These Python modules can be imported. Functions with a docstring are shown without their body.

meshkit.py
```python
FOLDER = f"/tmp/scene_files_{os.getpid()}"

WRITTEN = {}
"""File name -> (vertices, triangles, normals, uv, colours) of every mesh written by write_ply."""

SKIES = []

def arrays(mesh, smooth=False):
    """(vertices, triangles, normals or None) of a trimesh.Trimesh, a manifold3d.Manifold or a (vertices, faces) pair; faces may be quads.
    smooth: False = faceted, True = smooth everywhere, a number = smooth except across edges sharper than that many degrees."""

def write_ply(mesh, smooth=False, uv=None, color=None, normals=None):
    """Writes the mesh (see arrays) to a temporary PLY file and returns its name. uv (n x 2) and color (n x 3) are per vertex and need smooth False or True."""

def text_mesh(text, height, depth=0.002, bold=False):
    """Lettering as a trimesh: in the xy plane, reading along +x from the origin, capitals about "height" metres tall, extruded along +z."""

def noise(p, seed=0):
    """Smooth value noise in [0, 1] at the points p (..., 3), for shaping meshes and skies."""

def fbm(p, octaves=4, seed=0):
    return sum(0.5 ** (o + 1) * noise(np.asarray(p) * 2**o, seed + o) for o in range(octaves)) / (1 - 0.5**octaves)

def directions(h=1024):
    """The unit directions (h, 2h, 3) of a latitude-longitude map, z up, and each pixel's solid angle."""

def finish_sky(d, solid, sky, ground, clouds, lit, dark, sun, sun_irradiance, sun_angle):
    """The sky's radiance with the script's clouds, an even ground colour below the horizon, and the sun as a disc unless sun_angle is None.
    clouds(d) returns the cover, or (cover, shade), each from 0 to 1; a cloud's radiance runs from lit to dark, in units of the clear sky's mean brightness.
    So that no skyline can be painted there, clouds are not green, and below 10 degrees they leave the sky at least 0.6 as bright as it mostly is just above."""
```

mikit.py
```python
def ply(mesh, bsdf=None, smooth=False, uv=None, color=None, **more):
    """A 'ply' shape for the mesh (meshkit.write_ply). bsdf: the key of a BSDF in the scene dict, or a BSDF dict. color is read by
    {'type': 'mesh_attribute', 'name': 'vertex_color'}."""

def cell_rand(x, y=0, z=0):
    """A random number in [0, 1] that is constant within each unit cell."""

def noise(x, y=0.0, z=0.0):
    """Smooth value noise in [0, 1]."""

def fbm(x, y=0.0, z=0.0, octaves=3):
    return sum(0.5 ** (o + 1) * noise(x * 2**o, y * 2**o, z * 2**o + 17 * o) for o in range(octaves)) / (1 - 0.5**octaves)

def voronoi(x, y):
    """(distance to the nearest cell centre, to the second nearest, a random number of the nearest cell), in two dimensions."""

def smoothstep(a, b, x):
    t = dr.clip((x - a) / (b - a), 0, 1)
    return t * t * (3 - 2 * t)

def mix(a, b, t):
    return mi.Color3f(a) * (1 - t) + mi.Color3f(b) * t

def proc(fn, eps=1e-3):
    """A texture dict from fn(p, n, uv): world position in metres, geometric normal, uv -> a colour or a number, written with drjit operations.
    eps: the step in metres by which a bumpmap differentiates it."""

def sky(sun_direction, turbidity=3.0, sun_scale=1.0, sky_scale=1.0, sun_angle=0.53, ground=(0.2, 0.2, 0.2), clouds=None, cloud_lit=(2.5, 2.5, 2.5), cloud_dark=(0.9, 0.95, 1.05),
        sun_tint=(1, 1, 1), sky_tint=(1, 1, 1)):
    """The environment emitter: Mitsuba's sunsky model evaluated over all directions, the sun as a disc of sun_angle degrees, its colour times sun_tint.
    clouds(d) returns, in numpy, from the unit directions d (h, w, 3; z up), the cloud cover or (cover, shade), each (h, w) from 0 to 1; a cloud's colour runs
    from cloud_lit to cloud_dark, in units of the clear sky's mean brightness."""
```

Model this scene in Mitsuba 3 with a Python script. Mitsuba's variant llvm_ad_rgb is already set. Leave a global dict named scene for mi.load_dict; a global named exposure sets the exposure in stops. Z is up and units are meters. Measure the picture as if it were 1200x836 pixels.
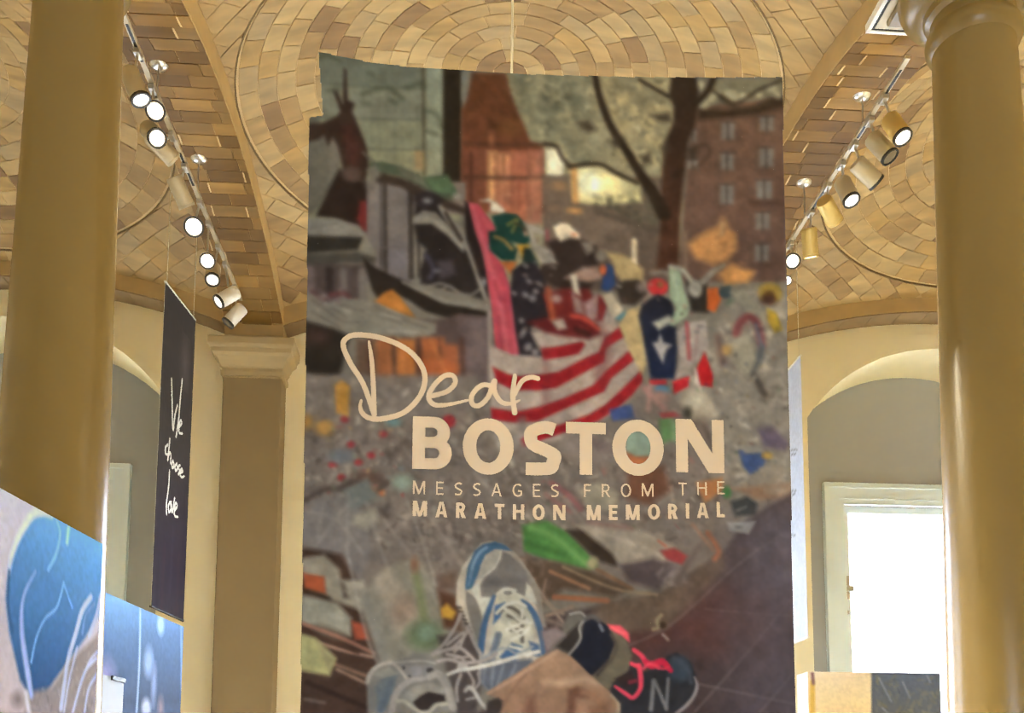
import math, numpy as np, trimesh, drjit as dr, mitsuba as mi, mikit, meshkit
from shapely.geometry import Polygon, LineString, box as sbox
from shapely.ops import unary_union
from shapely import affinity
T = mi.ScalarTransform4f
rng = np.random.default_rng(7)
scene, labels = {}, {}

PPY = -.457
SKY = 130
EXPO = -0.05
COVE = 250
SPOT = 3
BEAM = 6
DOWN = 300
INK = (.57, .47, .38)
GAIN = np.array([.79, .89, 1.02])
GAIN2 = np.array([.92, 1.08, 1.45])
GAIN3 = np.array([.62, .60, .66])
# ---------------------------------------------------------------- camera, sky, exposure
EYE = np.array([0, 0, 1.6])
psi, th, roll, F = .0683, .1071, .0049, 1171.8
fw = np.array([math.sin(psi)*math.cos(th), math.cos(psi)*math.cos(th), math.sin(th)])
rt = np.array([math.cos(psi), -math.sin(psi), 0]); up = np.cross(rt, fw)
up = up*math.cos(roll) - rt*math.sin(roll)
scene['camera'] = {'type': 'perspective', 'fov_axis': 'x', 'fov': math.degrees(2*math.atan(600/F)),
    'principal_point_offset_x': 0.0, 'principal_point_offset_y': PPY,
    'to_world': T().look_at(origin=EYE.tolist(), target=(EYE+fw).tolist(), up=up.tolist())}
scene['sky'] = mikit.sky((-.75, .2, .62), turbidity=4, sky_scale=SKY, sun_scale=.0, sky_tint=(.86, 1.0, 1.2), ground=(.6, .6, .56),
    clouds=lambda d: np.clip(meshkit.fbm(d*3.0, 4, 5)*2.2-.55, 0, 1)*.9, cloud_lit=(1.5, 1.5, 1.5), cloud_dark=(1.1, 1.12, 1.18))
scene['sky']['sampling_weight'] = 8.
exposure = EXPO
WARM = np.array([1.0, .82, .52])

# ---------------------------------------------------------------- materials
def bsdf(key, col, rough=.6, spec=.3, **kw):
    c = col if isinstance(col, dict) else {'type': 'rgb', 'value': list(map(float, col))}
    scene['mat_'+key] = {'type': 'twosided', 'b': {'type': 'principled', 'base_color': c, 'roughness': rough, 'specular': spec, **kw}}
    return 'mat_'+key
def mottled(col, amp, sc, seed=0., streak=(1, 1, 1)):
    c = mi.Color3f(*map(float, col))
    def fn(p, n, uv):
        v = mikit.fbm(p.x*sc*streak[0]+seed, p.y*sc*streak[1]+seed*2, p.z*sc*streak[2], 3)
        return c*(1-amp+2*amp*v)
    return mikit.proc(fn)
M = {}
M['paint'] = bsdf('paint', mottled((.84, .75, .52), .05, 1.3), .75, .2)
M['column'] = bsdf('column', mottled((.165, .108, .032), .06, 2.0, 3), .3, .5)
M['pilaster'] = bsdf('pilaster', mottled((.22, .16, .08), .05, 2.0, 4), .6, .25)
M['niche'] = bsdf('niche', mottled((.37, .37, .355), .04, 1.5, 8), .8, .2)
M['capital'] = bsdf('capital', mottled((.40, .31, .17), .05, 2.0, 6), .6, .25)
M['white'] = bsdf('white', (.84, .83, .78), .45, .4)
M['trim'] = bsdf('trim', (.70, .70, .62), .5, .4)
M['mortar'] = bsdf('mortar', mottled((.42, .29, .13), .15, 6, 1), .9, .1)
M['pale_mortar'] = bsdf('pale_mortar', mottled((.60, .45, .245), .15, 6, 2), .9, .1)
M['joint'] = bsdf('joint', (.17, .115, .05), .9, .1)
M['floor'] = bsdf('floor', mottled((.60, .57, .51), .12, 2, 4), .35, .4)
tone = [(.385, .258, .100), (.335, .217, .082), (.43, .30, .123), (.37, .26, .113), (.395, .258, .09), (.27, .17, .066), (.46, .328, .14)]
TONEP = [.24, .18, .20, .14, .10, .07, .07]
TONES = [.24, .22, .16, .15, .13, .10]      # arch soffit mix; tones darkened in colour to imitate weaker light there
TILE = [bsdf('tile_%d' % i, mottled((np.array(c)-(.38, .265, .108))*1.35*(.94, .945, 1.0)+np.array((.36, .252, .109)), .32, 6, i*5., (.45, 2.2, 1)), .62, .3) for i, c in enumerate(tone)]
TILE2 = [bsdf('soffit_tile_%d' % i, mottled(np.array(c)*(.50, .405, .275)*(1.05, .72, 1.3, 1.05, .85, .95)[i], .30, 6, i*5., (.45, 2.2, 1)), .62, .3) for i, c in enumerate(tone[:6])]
M['beige_metal'] = bsdf('beige_metal', (.47, .40, .27), .4, .5, metallic=.1)
M['gold_metal'] = bsdf('gold_metal', (.62, .46, .17), .35, .5, metallic=.3)
M['black'] = bsdf('black', (.02, .018, .015), .4, .4)
M['chrome'] = bsdf('chrome', (.75, .73, .68), .2, .5, metallic=.9)
M['steel'] = bsdf('steel', (.45, .42, .36), .35, .5, metallic=.6)
M['cord'] = bsdf('cord', (.72, .66, .5), .6, .3)
M['print'] = bsdf('print', {'type': 'mesh_attribute', 'name': 'vertex_color'}, .6, .03)
M['print_back'] = bsdf('print_back', (.70, .69, .66), .6, .3)
M['cream_ink'] = bsdf('cream_ink', INK, .5, .35)
M['white_ink'] = bsdf('white_ink', (.80, .82, .80), .5, .3)
M['card'] = bsdf('card', (.30, .33, .40), .5, .3)
M['brown'] = bsdf('brown', mottled((.22, .15, .075), .2, 5, 9, (1, 1, 1)), .7, .2)
M['sash'] = bsdf('sash', (.72, .83, .90), .4, .4)  # cool tint stands in for window daylight and glow on the frames
scene['mat_glass'] = {'type': 'thindielectric'}; M['glass'] = 'mat_glass'

# ---------------------------------------------------------------- helpers
def add(key, mesh, mat, smooth=False, **kw):
    base, n = key, 0
    while key in scene or (key in labels and '__' in key):
        n += 1; key = '%s_%03d' % (base, n)
    scene[key] = mikit.ply(mesh, mat if mat.startswith('mat_') else M[mat], smooth=smooth, **kw)
    return key
def newkey(base):
    key, n = base, 0
    while key in labels: n += 1; key = '%s_%03d' % (base, n)
    labels[key] = {}
    return key
def thing(base, label, cat, group=None):
    key = newkey(base); labels[key] = {'label': label, 'category': cat}
    if group: labels[key]['group'] = group
    return key
def struct(base, label=None, cat=None):
    key = newkey(base); labels[key] = {'kind': 'structure'}
    if label: labels[key].update(label=label, category=cat or base.split('_')[0])
    return key
def bx(x0, x1, y0, y1, z0, z1):
    m = trimesh.creation.box((x1-x0, y1-y0, z1-z0)); m.apply_translation(((x0+x1)/2, (y0+y1)/2, (z0+z1)/2)); return m
def cat(*ms): return trimesh.util.concatenate(list(ms))
def cbox(x0, x1, y0, y1, z0, z1, c=.006):
    "box with chamfered edges"
    pts = []
    for sx in (0, 1):
        for sy in (0, 1):
            for sz in (0, 1):
                p = np.array([(x0, x1)[sx], (y0, y1)[sy], (z0, z1)[sz]]); s = np.array([1-2*sx, 1-2*sy, 1-2*sz])*c
                for k in range(3):
                    q = p+s; q[k] = p[k]; pts.append(q)
    return trimesh.convex.convex_hull(np.array(pts))
def lathe(prof, sec=48):
    return trimesh.creation.revolve(np.array(prof, float), sections=sec)
def shift(m, x=0, y=0, z=0):
    m = m.copy(); m.apply_translation((x, y, z)); return m
def rod(a, b, r, sec=12): return trimesh.creation.cylinder(r, segment=np.array([a, b], float), sections=sec)
def frame_m(o, z, xh=(1, 0, 0)):
    z = np.array(z, float); z /= np.linalg.norm(z); x = np.array(xh, float); x -= z*(x@z); x /= np.linalg.norm(x)
    m = np.eye(4); m[:3, 0], m[:3, 1], m[:3, 2], m[:3, 3] = x, np.cross(z, x), z, o; return m
def extr(poly, h):
    ps = [g for g in getattr(poly, 'geoms', [poly]) if g.geom_type == 'Polygon' and g.area > 1e-9]
    return cat(*[trimesh.creation.extrude_polygon(g, h, engine='earcut') for g in ps])
def xz(poly, y0, y1):
    "extrude a polygon drawn in (x, z) from y0 to y1"
    m = extr(poly, y1-y0); v = m.vertices.copy(); m.vertices = np.stack([v[:, 0], y0+v[:, 2], v[:, 1]], 1); m.invert(); return m
def yz(poly, x0, x1):
    m = extr(poly, x1-x0); v = m.vertices.copy(); m.vertices = np.stack([x0+v[:, 2], v[:, 0], v[:, 1]], 1); return m

# ---------------------------------------------------------------- the room (metres; x right, y away, z up)
XC, RB, RY, S, YC = .466, 2.0914, 2.212, .2833, 7.364
PITCH = 2*(RB+S)
ZS, ZA, ZR = 6.156, 6.564, 6.756
YF = YC+RY            # pilaster fronts, 9.576
YW = YF+.274          # back wall face
YN = YW+.75           # niche backs
YCOL = YC-RY-S        # column row
DOME = .50
ROOF = 7.55
KD = .0838
def z_arch(t, half=RY): # soffit height at offset t from the middle of the span
    r = ZA-ZS; R = (half*half+r*r)/(2*r)
    return ZA-R+np.sqrt(np.maximum(R*R-np.square(t), 1e-6))
def z_vault(x, y, xc):
    r2 = (x-xc)**2+(y-YC)**2
    return np.where(r2 <= RB**2, ZR+.004+DOME*(1-r2/RB**2), ZR-KD*(r2-RB**2))

w = struct('floor'); add(w, bx(-6.8, 7.8, -4.2, 11, -.2, 0), 'floor')

def arc_poly(xc, half, z0, zs, za, n=24):
    r = za-zs; R = (half**2+r**2)/(2*r); a = math.asin(half/R)
    pts = [(xc+R*math.sin(t), za-R+R*math.cos(t)) for t in np.linspace(-a, a, n)]
    return Polygon([(xc-half, z0)]+pts+[(xc+half, z0)])
bays = [XC-PITCH, XC, XC+PITCH]
XL, XR = XC-1.5*PITCH, XC+1.5*PITCH
WSH = (.09, 0, 0)
NH, WO, WZ0, WZ1 = 1.465, .80, .95, 4.78
wall = sbox(XL-.1, 0, XR+.1, ROOF)
hole = unary_union([arc_poly(b, NH, -.1, 5.48, 6.28) for b in bays])
wb = struct('wall_back')
add(wb, xz(wall.difference(hole), YW, YN), 'paint')
win = unary_union([sbox(b-WSH[n]-WO, WZ0, b-WSH[n]+WO, WZ1) for n, b in enumerate(bays)])
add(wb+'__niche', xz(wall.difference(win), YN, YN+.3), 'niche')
for side, x in (('left', XL-.2), ('right', XR)):
    add(struct('wall_'+side), bx(x, x+.2, -4.2, YN, 0, ROOF), 'paint')
front = sbox(XL, 0, XR, ROOF).difference(sbox(bays[1]-1.1, 0, bays[1]+1.1, 2.6))
add(struct('wall_front'), xz(front, -4.2, -4.0), 'paint')

# ---------------------------------------------------------------- tiles
def tilemesh(poly, zf, below=.012, above=.03, step=.16):
    poly = poly.simplify(.002)
    ring = poly.segmentize(step)
    m = trimesh.creation.extrude_polygon(ring, 1., engine='earcut')
    v = m.vertices.copy(); z = zf(v[:, 0], v[:, 1]); lo = v[:, 2] < .5
    v[:, 2] = np.where(lo, z-below, z+above); m.vertices = v
    return m
GAP = .0028
def put_tile(parent, poly, zf, name='tile', rest=None, tp=None):
    poly = poly.buffer(-GAP, join_style=2)
    for g in getattr(poly, 'geoms', [poly]):
        if g.is_empty or g.area < .0012: continue
        m = tilemesh(g, zf, below=.005+rng.uniform(0, .004))
        if rest is not None: rest.append(m)
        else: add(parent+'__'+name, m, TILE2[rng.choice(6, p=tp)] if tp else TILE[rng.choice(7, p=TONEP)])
def brick_rows(x0, x1, y0, y1, L, H):
    j, y = 0, y0
    while y < y1-1e-6:
        x = x0-L*rng.uniform(.15, .85)
        while x < x1:
            yield sbox(x, y, x+L, y+H), j
            x += L
        y += H; j += 1

def vault(xc, ceil):
    rest = []
    # mortar shell of the dome
    a = np.linspace(0, 2*np.pi, 73)[:-1]; rr = np.linspace(0, RB, 13)[1:]
    V = [(xc, YC, ZR+.004+DOME)]+[(xc+r*np.cos(t), YC+r*np.sin(t), ZR+.004+DOME*(1-r*r/RB**2)) for r in rr for t in a]
    Fc = [(0, 1+(i+1) % 72, 1+i) for i in range(72)]
    for k in range(11):
        for i in range(72):
            p, q = 1+k*72+i, 1+k*72+(i+1) % 72; Fc += [(p, q, q+72), (p, q+72, p+72)]
    dome = add(ceil+'__dome', trimesh.Trimesh(np.array(V), np.array(Fc), process=False), 'pale_mortar', smooth=35)
    q = np.linspace(0, 2*np.pi, 97)[:-1]; V = [(xc+r*np.cos(t), YC+r*np.sin(t), ZR+dz) for r, dz in ((RB-.007, .002), (RB-.006, -.0115), (RB+.006, -.0115), (RB+.007, .0)) for t in q]
    Fc = [f for k in range(3) for i in range(96) for f in ((k*96+i, k*96+(i+1) % 96, (k+1)*96+(i+1) % 96), (k*96+i, (k+1)*96+(i+1) % 96, (k+1)*96+i))]
    add(dome+'__ring_joint', trimesh.Trimesh(np.array(V), np.array(Fc), process=False), 'joint')
    zf = lambda x, y: z_vault(x, y, xc)
    nr = 15; dr_ = (RB-.022)/nr
    for k in range(nr):
        r0, r1 = k*dr_, (k+1)*dr_; rm = (r0+r1)/2
        n = max(1 if k == 0 else 4, round(2*np.pi*rm/.285)); off = rng.uniform(0, 6.28)
        for i in range(n):
            t0, t1 = off+i*2*np.pi/n, off+(i+1)*2*np.pi/n
            q = np.linspace(t0, t1, 3 if k > 3 else 7)
            P = Polygon([(xc+r1*np.cos(t), YC+r1*np.sin(t)) for t in q]+[(xc+r0*np.cos(t), YC+r0*np.sin(t)) for t in q[::-1]]) if k else Polygon([(xc+r1*np.cos(t), YC+r1*np.sin(t)) for t in np.linspace(0, 6.2, 10)])
            ym = YC+rm*np.sin((t0+t1)/2)
            put_tile(dome, P, zf, rest=None if ym > 6.05 else rest)
    # pendentives
    rect = sbox(xc-RB, YC-RY, xc+RB, YC+RY); circ = Polygon([(xc+RB*np.cos(t), YC+RB*np.sin(t)) for t in np.linspace(0, 2*np.pi, 145)])
    for sx in (-1, 1):
        for sy in (1, -1):
            quad = sbox(min(xc, xc+sx*RB), min(YC, YC+sy*RY), max(xc, xc+sx*RB), max(YC, YC+sy*RY)).difference(circ)
            n = 25; A = np.linspace(0, np.pi/2, n); V = []
            for t in A:
                c, s_ = np.cos(t), np.sin(t); e = min(RB/max(c, 1e-9), RY/max(s_, 1e-9))
                for u in np.linspace(0, 1, 9):
                    r = RB+(e-RB)*u; x, y = xc+sx*r*c, YC+sy*r*s_
                    V.append((x, y, ZR-KD*(r*r-RB**2)))
            Fc = [f for i in range(n-1) for j in range(8) for f in ((i*9+j, i*9+j+1, i*9+j+10), (i*9+j, i*9+j+10, i*9+j+9))]
            pend = add(ceil+'__pendentive', trimesh.Trimesh(np.array(V), np.array(Fc), process=False), 'mortar', smooth=True)
            ang = 45*sx*sy
            corner = (xc+sx*RB, YC+sy*RY)
            zp = lambda x, y: ZR-KD*((x-xc)**2+(y-YC)**2-RB**2)
            for B, j in brick_rows(-1.9, 1.9, -1.9, 1.9, .30, .15):
                P = affinity.translate(affinity.rotate(B, -ang, origin=(0, 0)), corner[0]-sx*.5, corner[1]-sy*.5).intersection(quad)
                for g in getattr(P, 'geoms', [P]):
                    if g.geom_type == 'Polygon' and g.area > .002: put_tile(pend, g, zp, rest=None if sy > 0 else rest)
    if rest:
        k = add(ceil+'__dome__outer_tile', cat(*rest), TILE[0]); labels[k] = {'kind': 'stuff'}

ceils = [struct('ceiling') for _ in bays]
for b, c in zip(bays, ceils): vault(b, c)
# arches along y between the bays, with tiled soffits
def arch_profile():
    t = np.linspace(-RY, RY, 41)
    lo = [(YC+a, z_arch(a)) for a in t]
    return Polygon([(YC-RY-2*S, ROOF), (YC-RY-2*S, ZS), (YC-RY, ZS)]+lo+[(YC+RY, ZS-.115), (YW+.02, ZS-.115), (YW+.02, ROOF)])
ap = arch_profile()
axs = [XC+(k-1.5)*PITCH for k in range(4)]
for k, ax in enumerate(axs):
    c = ceils[min(k, 2)] if k != 1 else ceils[1]
    lim = (max(ax-S, XL), min(ax+S, XR))
    arch = add(c+'__arch', yz(ap, *lim), 'mortar', smooth=30)
    if k in (1, 2):
        zf = lambda x, y: z_arch(y-YC)
        strips = []
        dom = sbox(ax-S+.004, YC-RY, ax+S-.004, YC+RY)
        for B, j in brick_rows(ax-S, ax+S, YC-RY, YC+RY, .29, .142):
            P = B.intersection(dom)
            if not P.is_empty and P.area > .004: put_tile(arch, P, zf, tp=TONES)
            x1, y0 = P.bounds[2], P.bounds[1]
            if not P.is_empty and rng.random() < .4 and x1 < ax+S-.03: strips.append(tilemesh(sbox(x1-.006, y0+.012, x1+.006, y0+.13), zf, below=.0105))
        add(arch+'__pointing', cat(*strips), 'pale_mortar')
# wall arches (tile band over the back wall) and the arches of the column row
def cross_profile(xc, zs_end):
    t = np.linspace(-RB, RB, 33)
    return Polygon([(xc-RB, ROOF), (xc-RB, zs_end)]+[(xc+a, z_arch(a, RB)) for a in t]+[(xc+RB, zs_end), (xc+RB, ROOF)])
for b, c in zip(bays, ceils):
    wa = add(c+'__wall_arch', xz(cross_profile(b, ZS), YF, YW+.02), 'mortar', smooth=30)
    zf = lambda x, y: z_arch(x-b, RB)
    for B, j in brick_rows(b-RB, b+RB, YF+.004, YW-.002, .30, .268):
        P = B.intersection(sbox(b-RB, YF, b+RB, YW))
        if not P.is_empty and P.area > .004:
            P = P.buffer(-GAP, join_style=2)
            add(wa+'__tile', tilemesh(P, zf), M['brown'])
    add(c+'__cross_arch', xz(cross_profile(b, ZS), YCOL-S, YCOL+S), 'mortar', smooth=30)
add(ceils[1]+'__roof_slab', bx(XL-.2, XR+.2, -4.2, YN+.3, ROOF, ROOF+.15), 'paint')

# ---------------------------------------------------------------- columns and pilasters
def column(x, label, zc=5.60):
    t = thing('column', label, 'column', 'round columns of the front row' if label is None else None)
    r = lambda z: .302-.0158*(z)
    prof = [(.0, .0), (.375, .0), (.375, .12), (.36, .12), (.375, .16), (.36, .2), (.33, .22), (.315, .26)]+[(r(z), z) for z in np.linspace(.3, zc-.02, 14)]
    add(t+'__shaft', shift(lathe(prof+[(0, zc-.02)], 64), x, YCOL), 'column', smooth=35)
    R = r(zc)
    cp = [(0, zc-.03), (R, zc-.02), (R+.022, zc), (R+.034, zc+.03), (R+.034, zc+.06), (R+.022, zc+.09), (R+.004, zc+.10), (R+.004, zc+.16), (R+.03, zc+.18), (R+.035, zc+.20)]
    cp += [(R+.04+.125*math.sin(a), zc+.21+.15*(1-math.cos(a))) for a in np.linspace(0, 1.5, 9)]+[(R+.16, zc+.38), (0, zc+.38)]
    add(t+'__capital', shift(lathe(cp, 64), x, YCOL), 'column', smooth=35)
    add(t+'__abacus', cbox(x-.33, x+.33, YCOL-.33, YCOL+.33, zc+.37, ZS-.002, .01), 'column')
    return t
def tray(x, label, group):
    t = thing('cove_light', label, 'light', group)
    o, z0 = .415, 6.035
    ring = lambda o, i: sbox(x-o, YCOL-o, x+o, YCOL+o).difference(sbox(x-i, YCOL-i, x+i, YCOL+i))
    add(t+'__tray', shift(extr(ring(.375, .331), .012), 0, 0, z0), 'beige_metal')
    add(t+'__groove', shift(extr(ring(.392, .375), .012), 0, 0, z0+.006), 'black')
    add(t+'__lip', shift(extr(ring(o, .392), .05), 0, 0, z0), 'white')
    k = add(t+'__lamp', shift(extr(ring(.385, .35), .012), 0, 0, z0+.02), 'white')
    scene[k]['emitter'] = {'type': 'area', 'radiance': {'type': 'rgb', 'value': (WARM*COVE).tolist()}, 'sampling_weight': .4}
cl = ['cream round column at the far left beyond the frame edge', 'smooth cream round column at left, its foot behind the blue panel', 'smooth cream round column with visible capital at the right edge', 'cream round column outside the frame on the right']
gl = ['', 'cove light tray around the capital of the left column', 'white edged cove light tray around the capital of the right column', '']
for k, ax in enumerate(axs):
    if k in (1, 2):
        column(ax, cl[k], 5.635 if k == 2 else 5.67); tray(ax, gl[k], None)
def pilaster(x, label):
    t = thing('pilaster', label, 'pilaster')
    add(t+'__shaft', cbox(x-S, x+S, YF, YW-.001, .25, 5.64, .008), 'pilaster')
    add(t+'__base', cbox(x-S-.04, x+S+.04, YF-.04, YW-.001, 0, .25, .01), 'pilaster')
    prof = [(0, 5.62), (.02, 5.62), (.022, 5.665), (.008, 5.675), (.008, 5.70), (.022, 5.715), (.04, 5.76), (.065, 5.80), (.10, 5.825), (.105, 5.865), (.12, 5.875), (.13, 5.90), (.13, 5.965), (.115, 5.975), (0, 5.975)]
    ms = []
    for (a, z0), (b_, z1) in zip(prof[:-1], prof[1:]):   # rings of the moulding
        P0 = [(x-S-a, YW-.001), (x-S-a, YF-a), (x+S+a, YF-a), (x+S+a, YW-.001)]; P1 = [(x-S-b_, YW-.001), (x-S-b_, YF-b_), (x+S+b_, YF-b_), (x+S+b_, YW-.001)]
        V = [(*p, z0) for p in P0]+[(*p, z1) for p in P1]
        ms.append(trimesh.Trimesh(V, [f for i in range(3) for f in ((i, i+1, i+5), (i, i+5, i+4))], process=False))
    add(t+'__capital', cat(*ms, bx(x-S, x+S, YF, YW-.001, 5.6, 6.04)), 'capital')
for k, ax in enumerate(axs):
    if k in (1, 2): pilaster(ax, ['', 'flat cream wall pilaster left of the big banner', 'flat cream wall pilaster hidden behind the right side of the big banner', ''][k])

# ---------------------------------------------------------------- windows in the niches
def window(n, xc, label):
    t = struct('window_%d' % n)
    fr = lambda a, b, y0, y1, zt, zb: xz(sbox(xc-a, zb-(a-b)*0, xc+a, zt+(a-b)).difference(sbox(xc-b, zb, xc+b, zt)), y0, y1)
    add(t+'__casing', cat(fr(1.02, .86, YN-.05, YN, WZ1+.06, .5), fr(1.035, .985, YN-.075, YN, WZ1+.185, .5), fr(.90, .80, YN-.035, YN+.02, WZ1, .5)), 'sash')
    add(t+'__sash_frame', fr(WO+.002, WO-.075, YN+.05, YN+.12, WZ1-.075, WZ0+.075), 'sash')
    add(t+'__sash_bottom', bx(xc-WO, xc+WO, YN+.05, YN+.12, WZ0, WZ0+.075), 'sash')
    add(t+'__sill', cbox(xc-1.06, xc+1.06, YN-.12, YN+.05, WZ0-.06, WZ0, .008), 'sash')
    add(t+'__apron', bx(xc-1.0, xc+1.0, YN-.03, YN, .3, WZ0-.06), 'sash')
    add(t+'__pane', bx(xc-WO+.07, xc+WO-.07, YN+.08, YN+.0805, WZ0+.07, WZ1-.07), 'glass')
    add(t+'__latch', cbox(xc-.03, xc+.05, YN-.012, YN+.05, WZ1-.012, WZ1+.03, .004), 'steel')
    h = add(t+'__handle', cat(cbox(xc-WO+.015, xc-WO+.06, YN+.015, YN+.05, 3.72, 3.98, .004), cbox(xc-WO+.01, xc-WO+.09, YN-.02, YN+.02, 3.80, 3.86, .004)), 'steel')
    add(t+'__bolt', cbox(xc-WO+.02, xc-WO+.05, YN+.02, YN+.05, 3.55, 3.59, .004), 'steel')
for n, b in enumerate(bays): window(n+1, b-WSH[n], '')
for k, b in enumerate(bays):
    t = struct('trim_%d' % (k+1)); add(t, cat(bx(b-NH, b+NH, YN-.02, YN, 0, .22), bx(b-RB, b-NH, YW-.02, YW, 0, .22), bx(b+NH, b+RB, YW-.02, YW, 0, .22)), 'trim')

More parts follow.
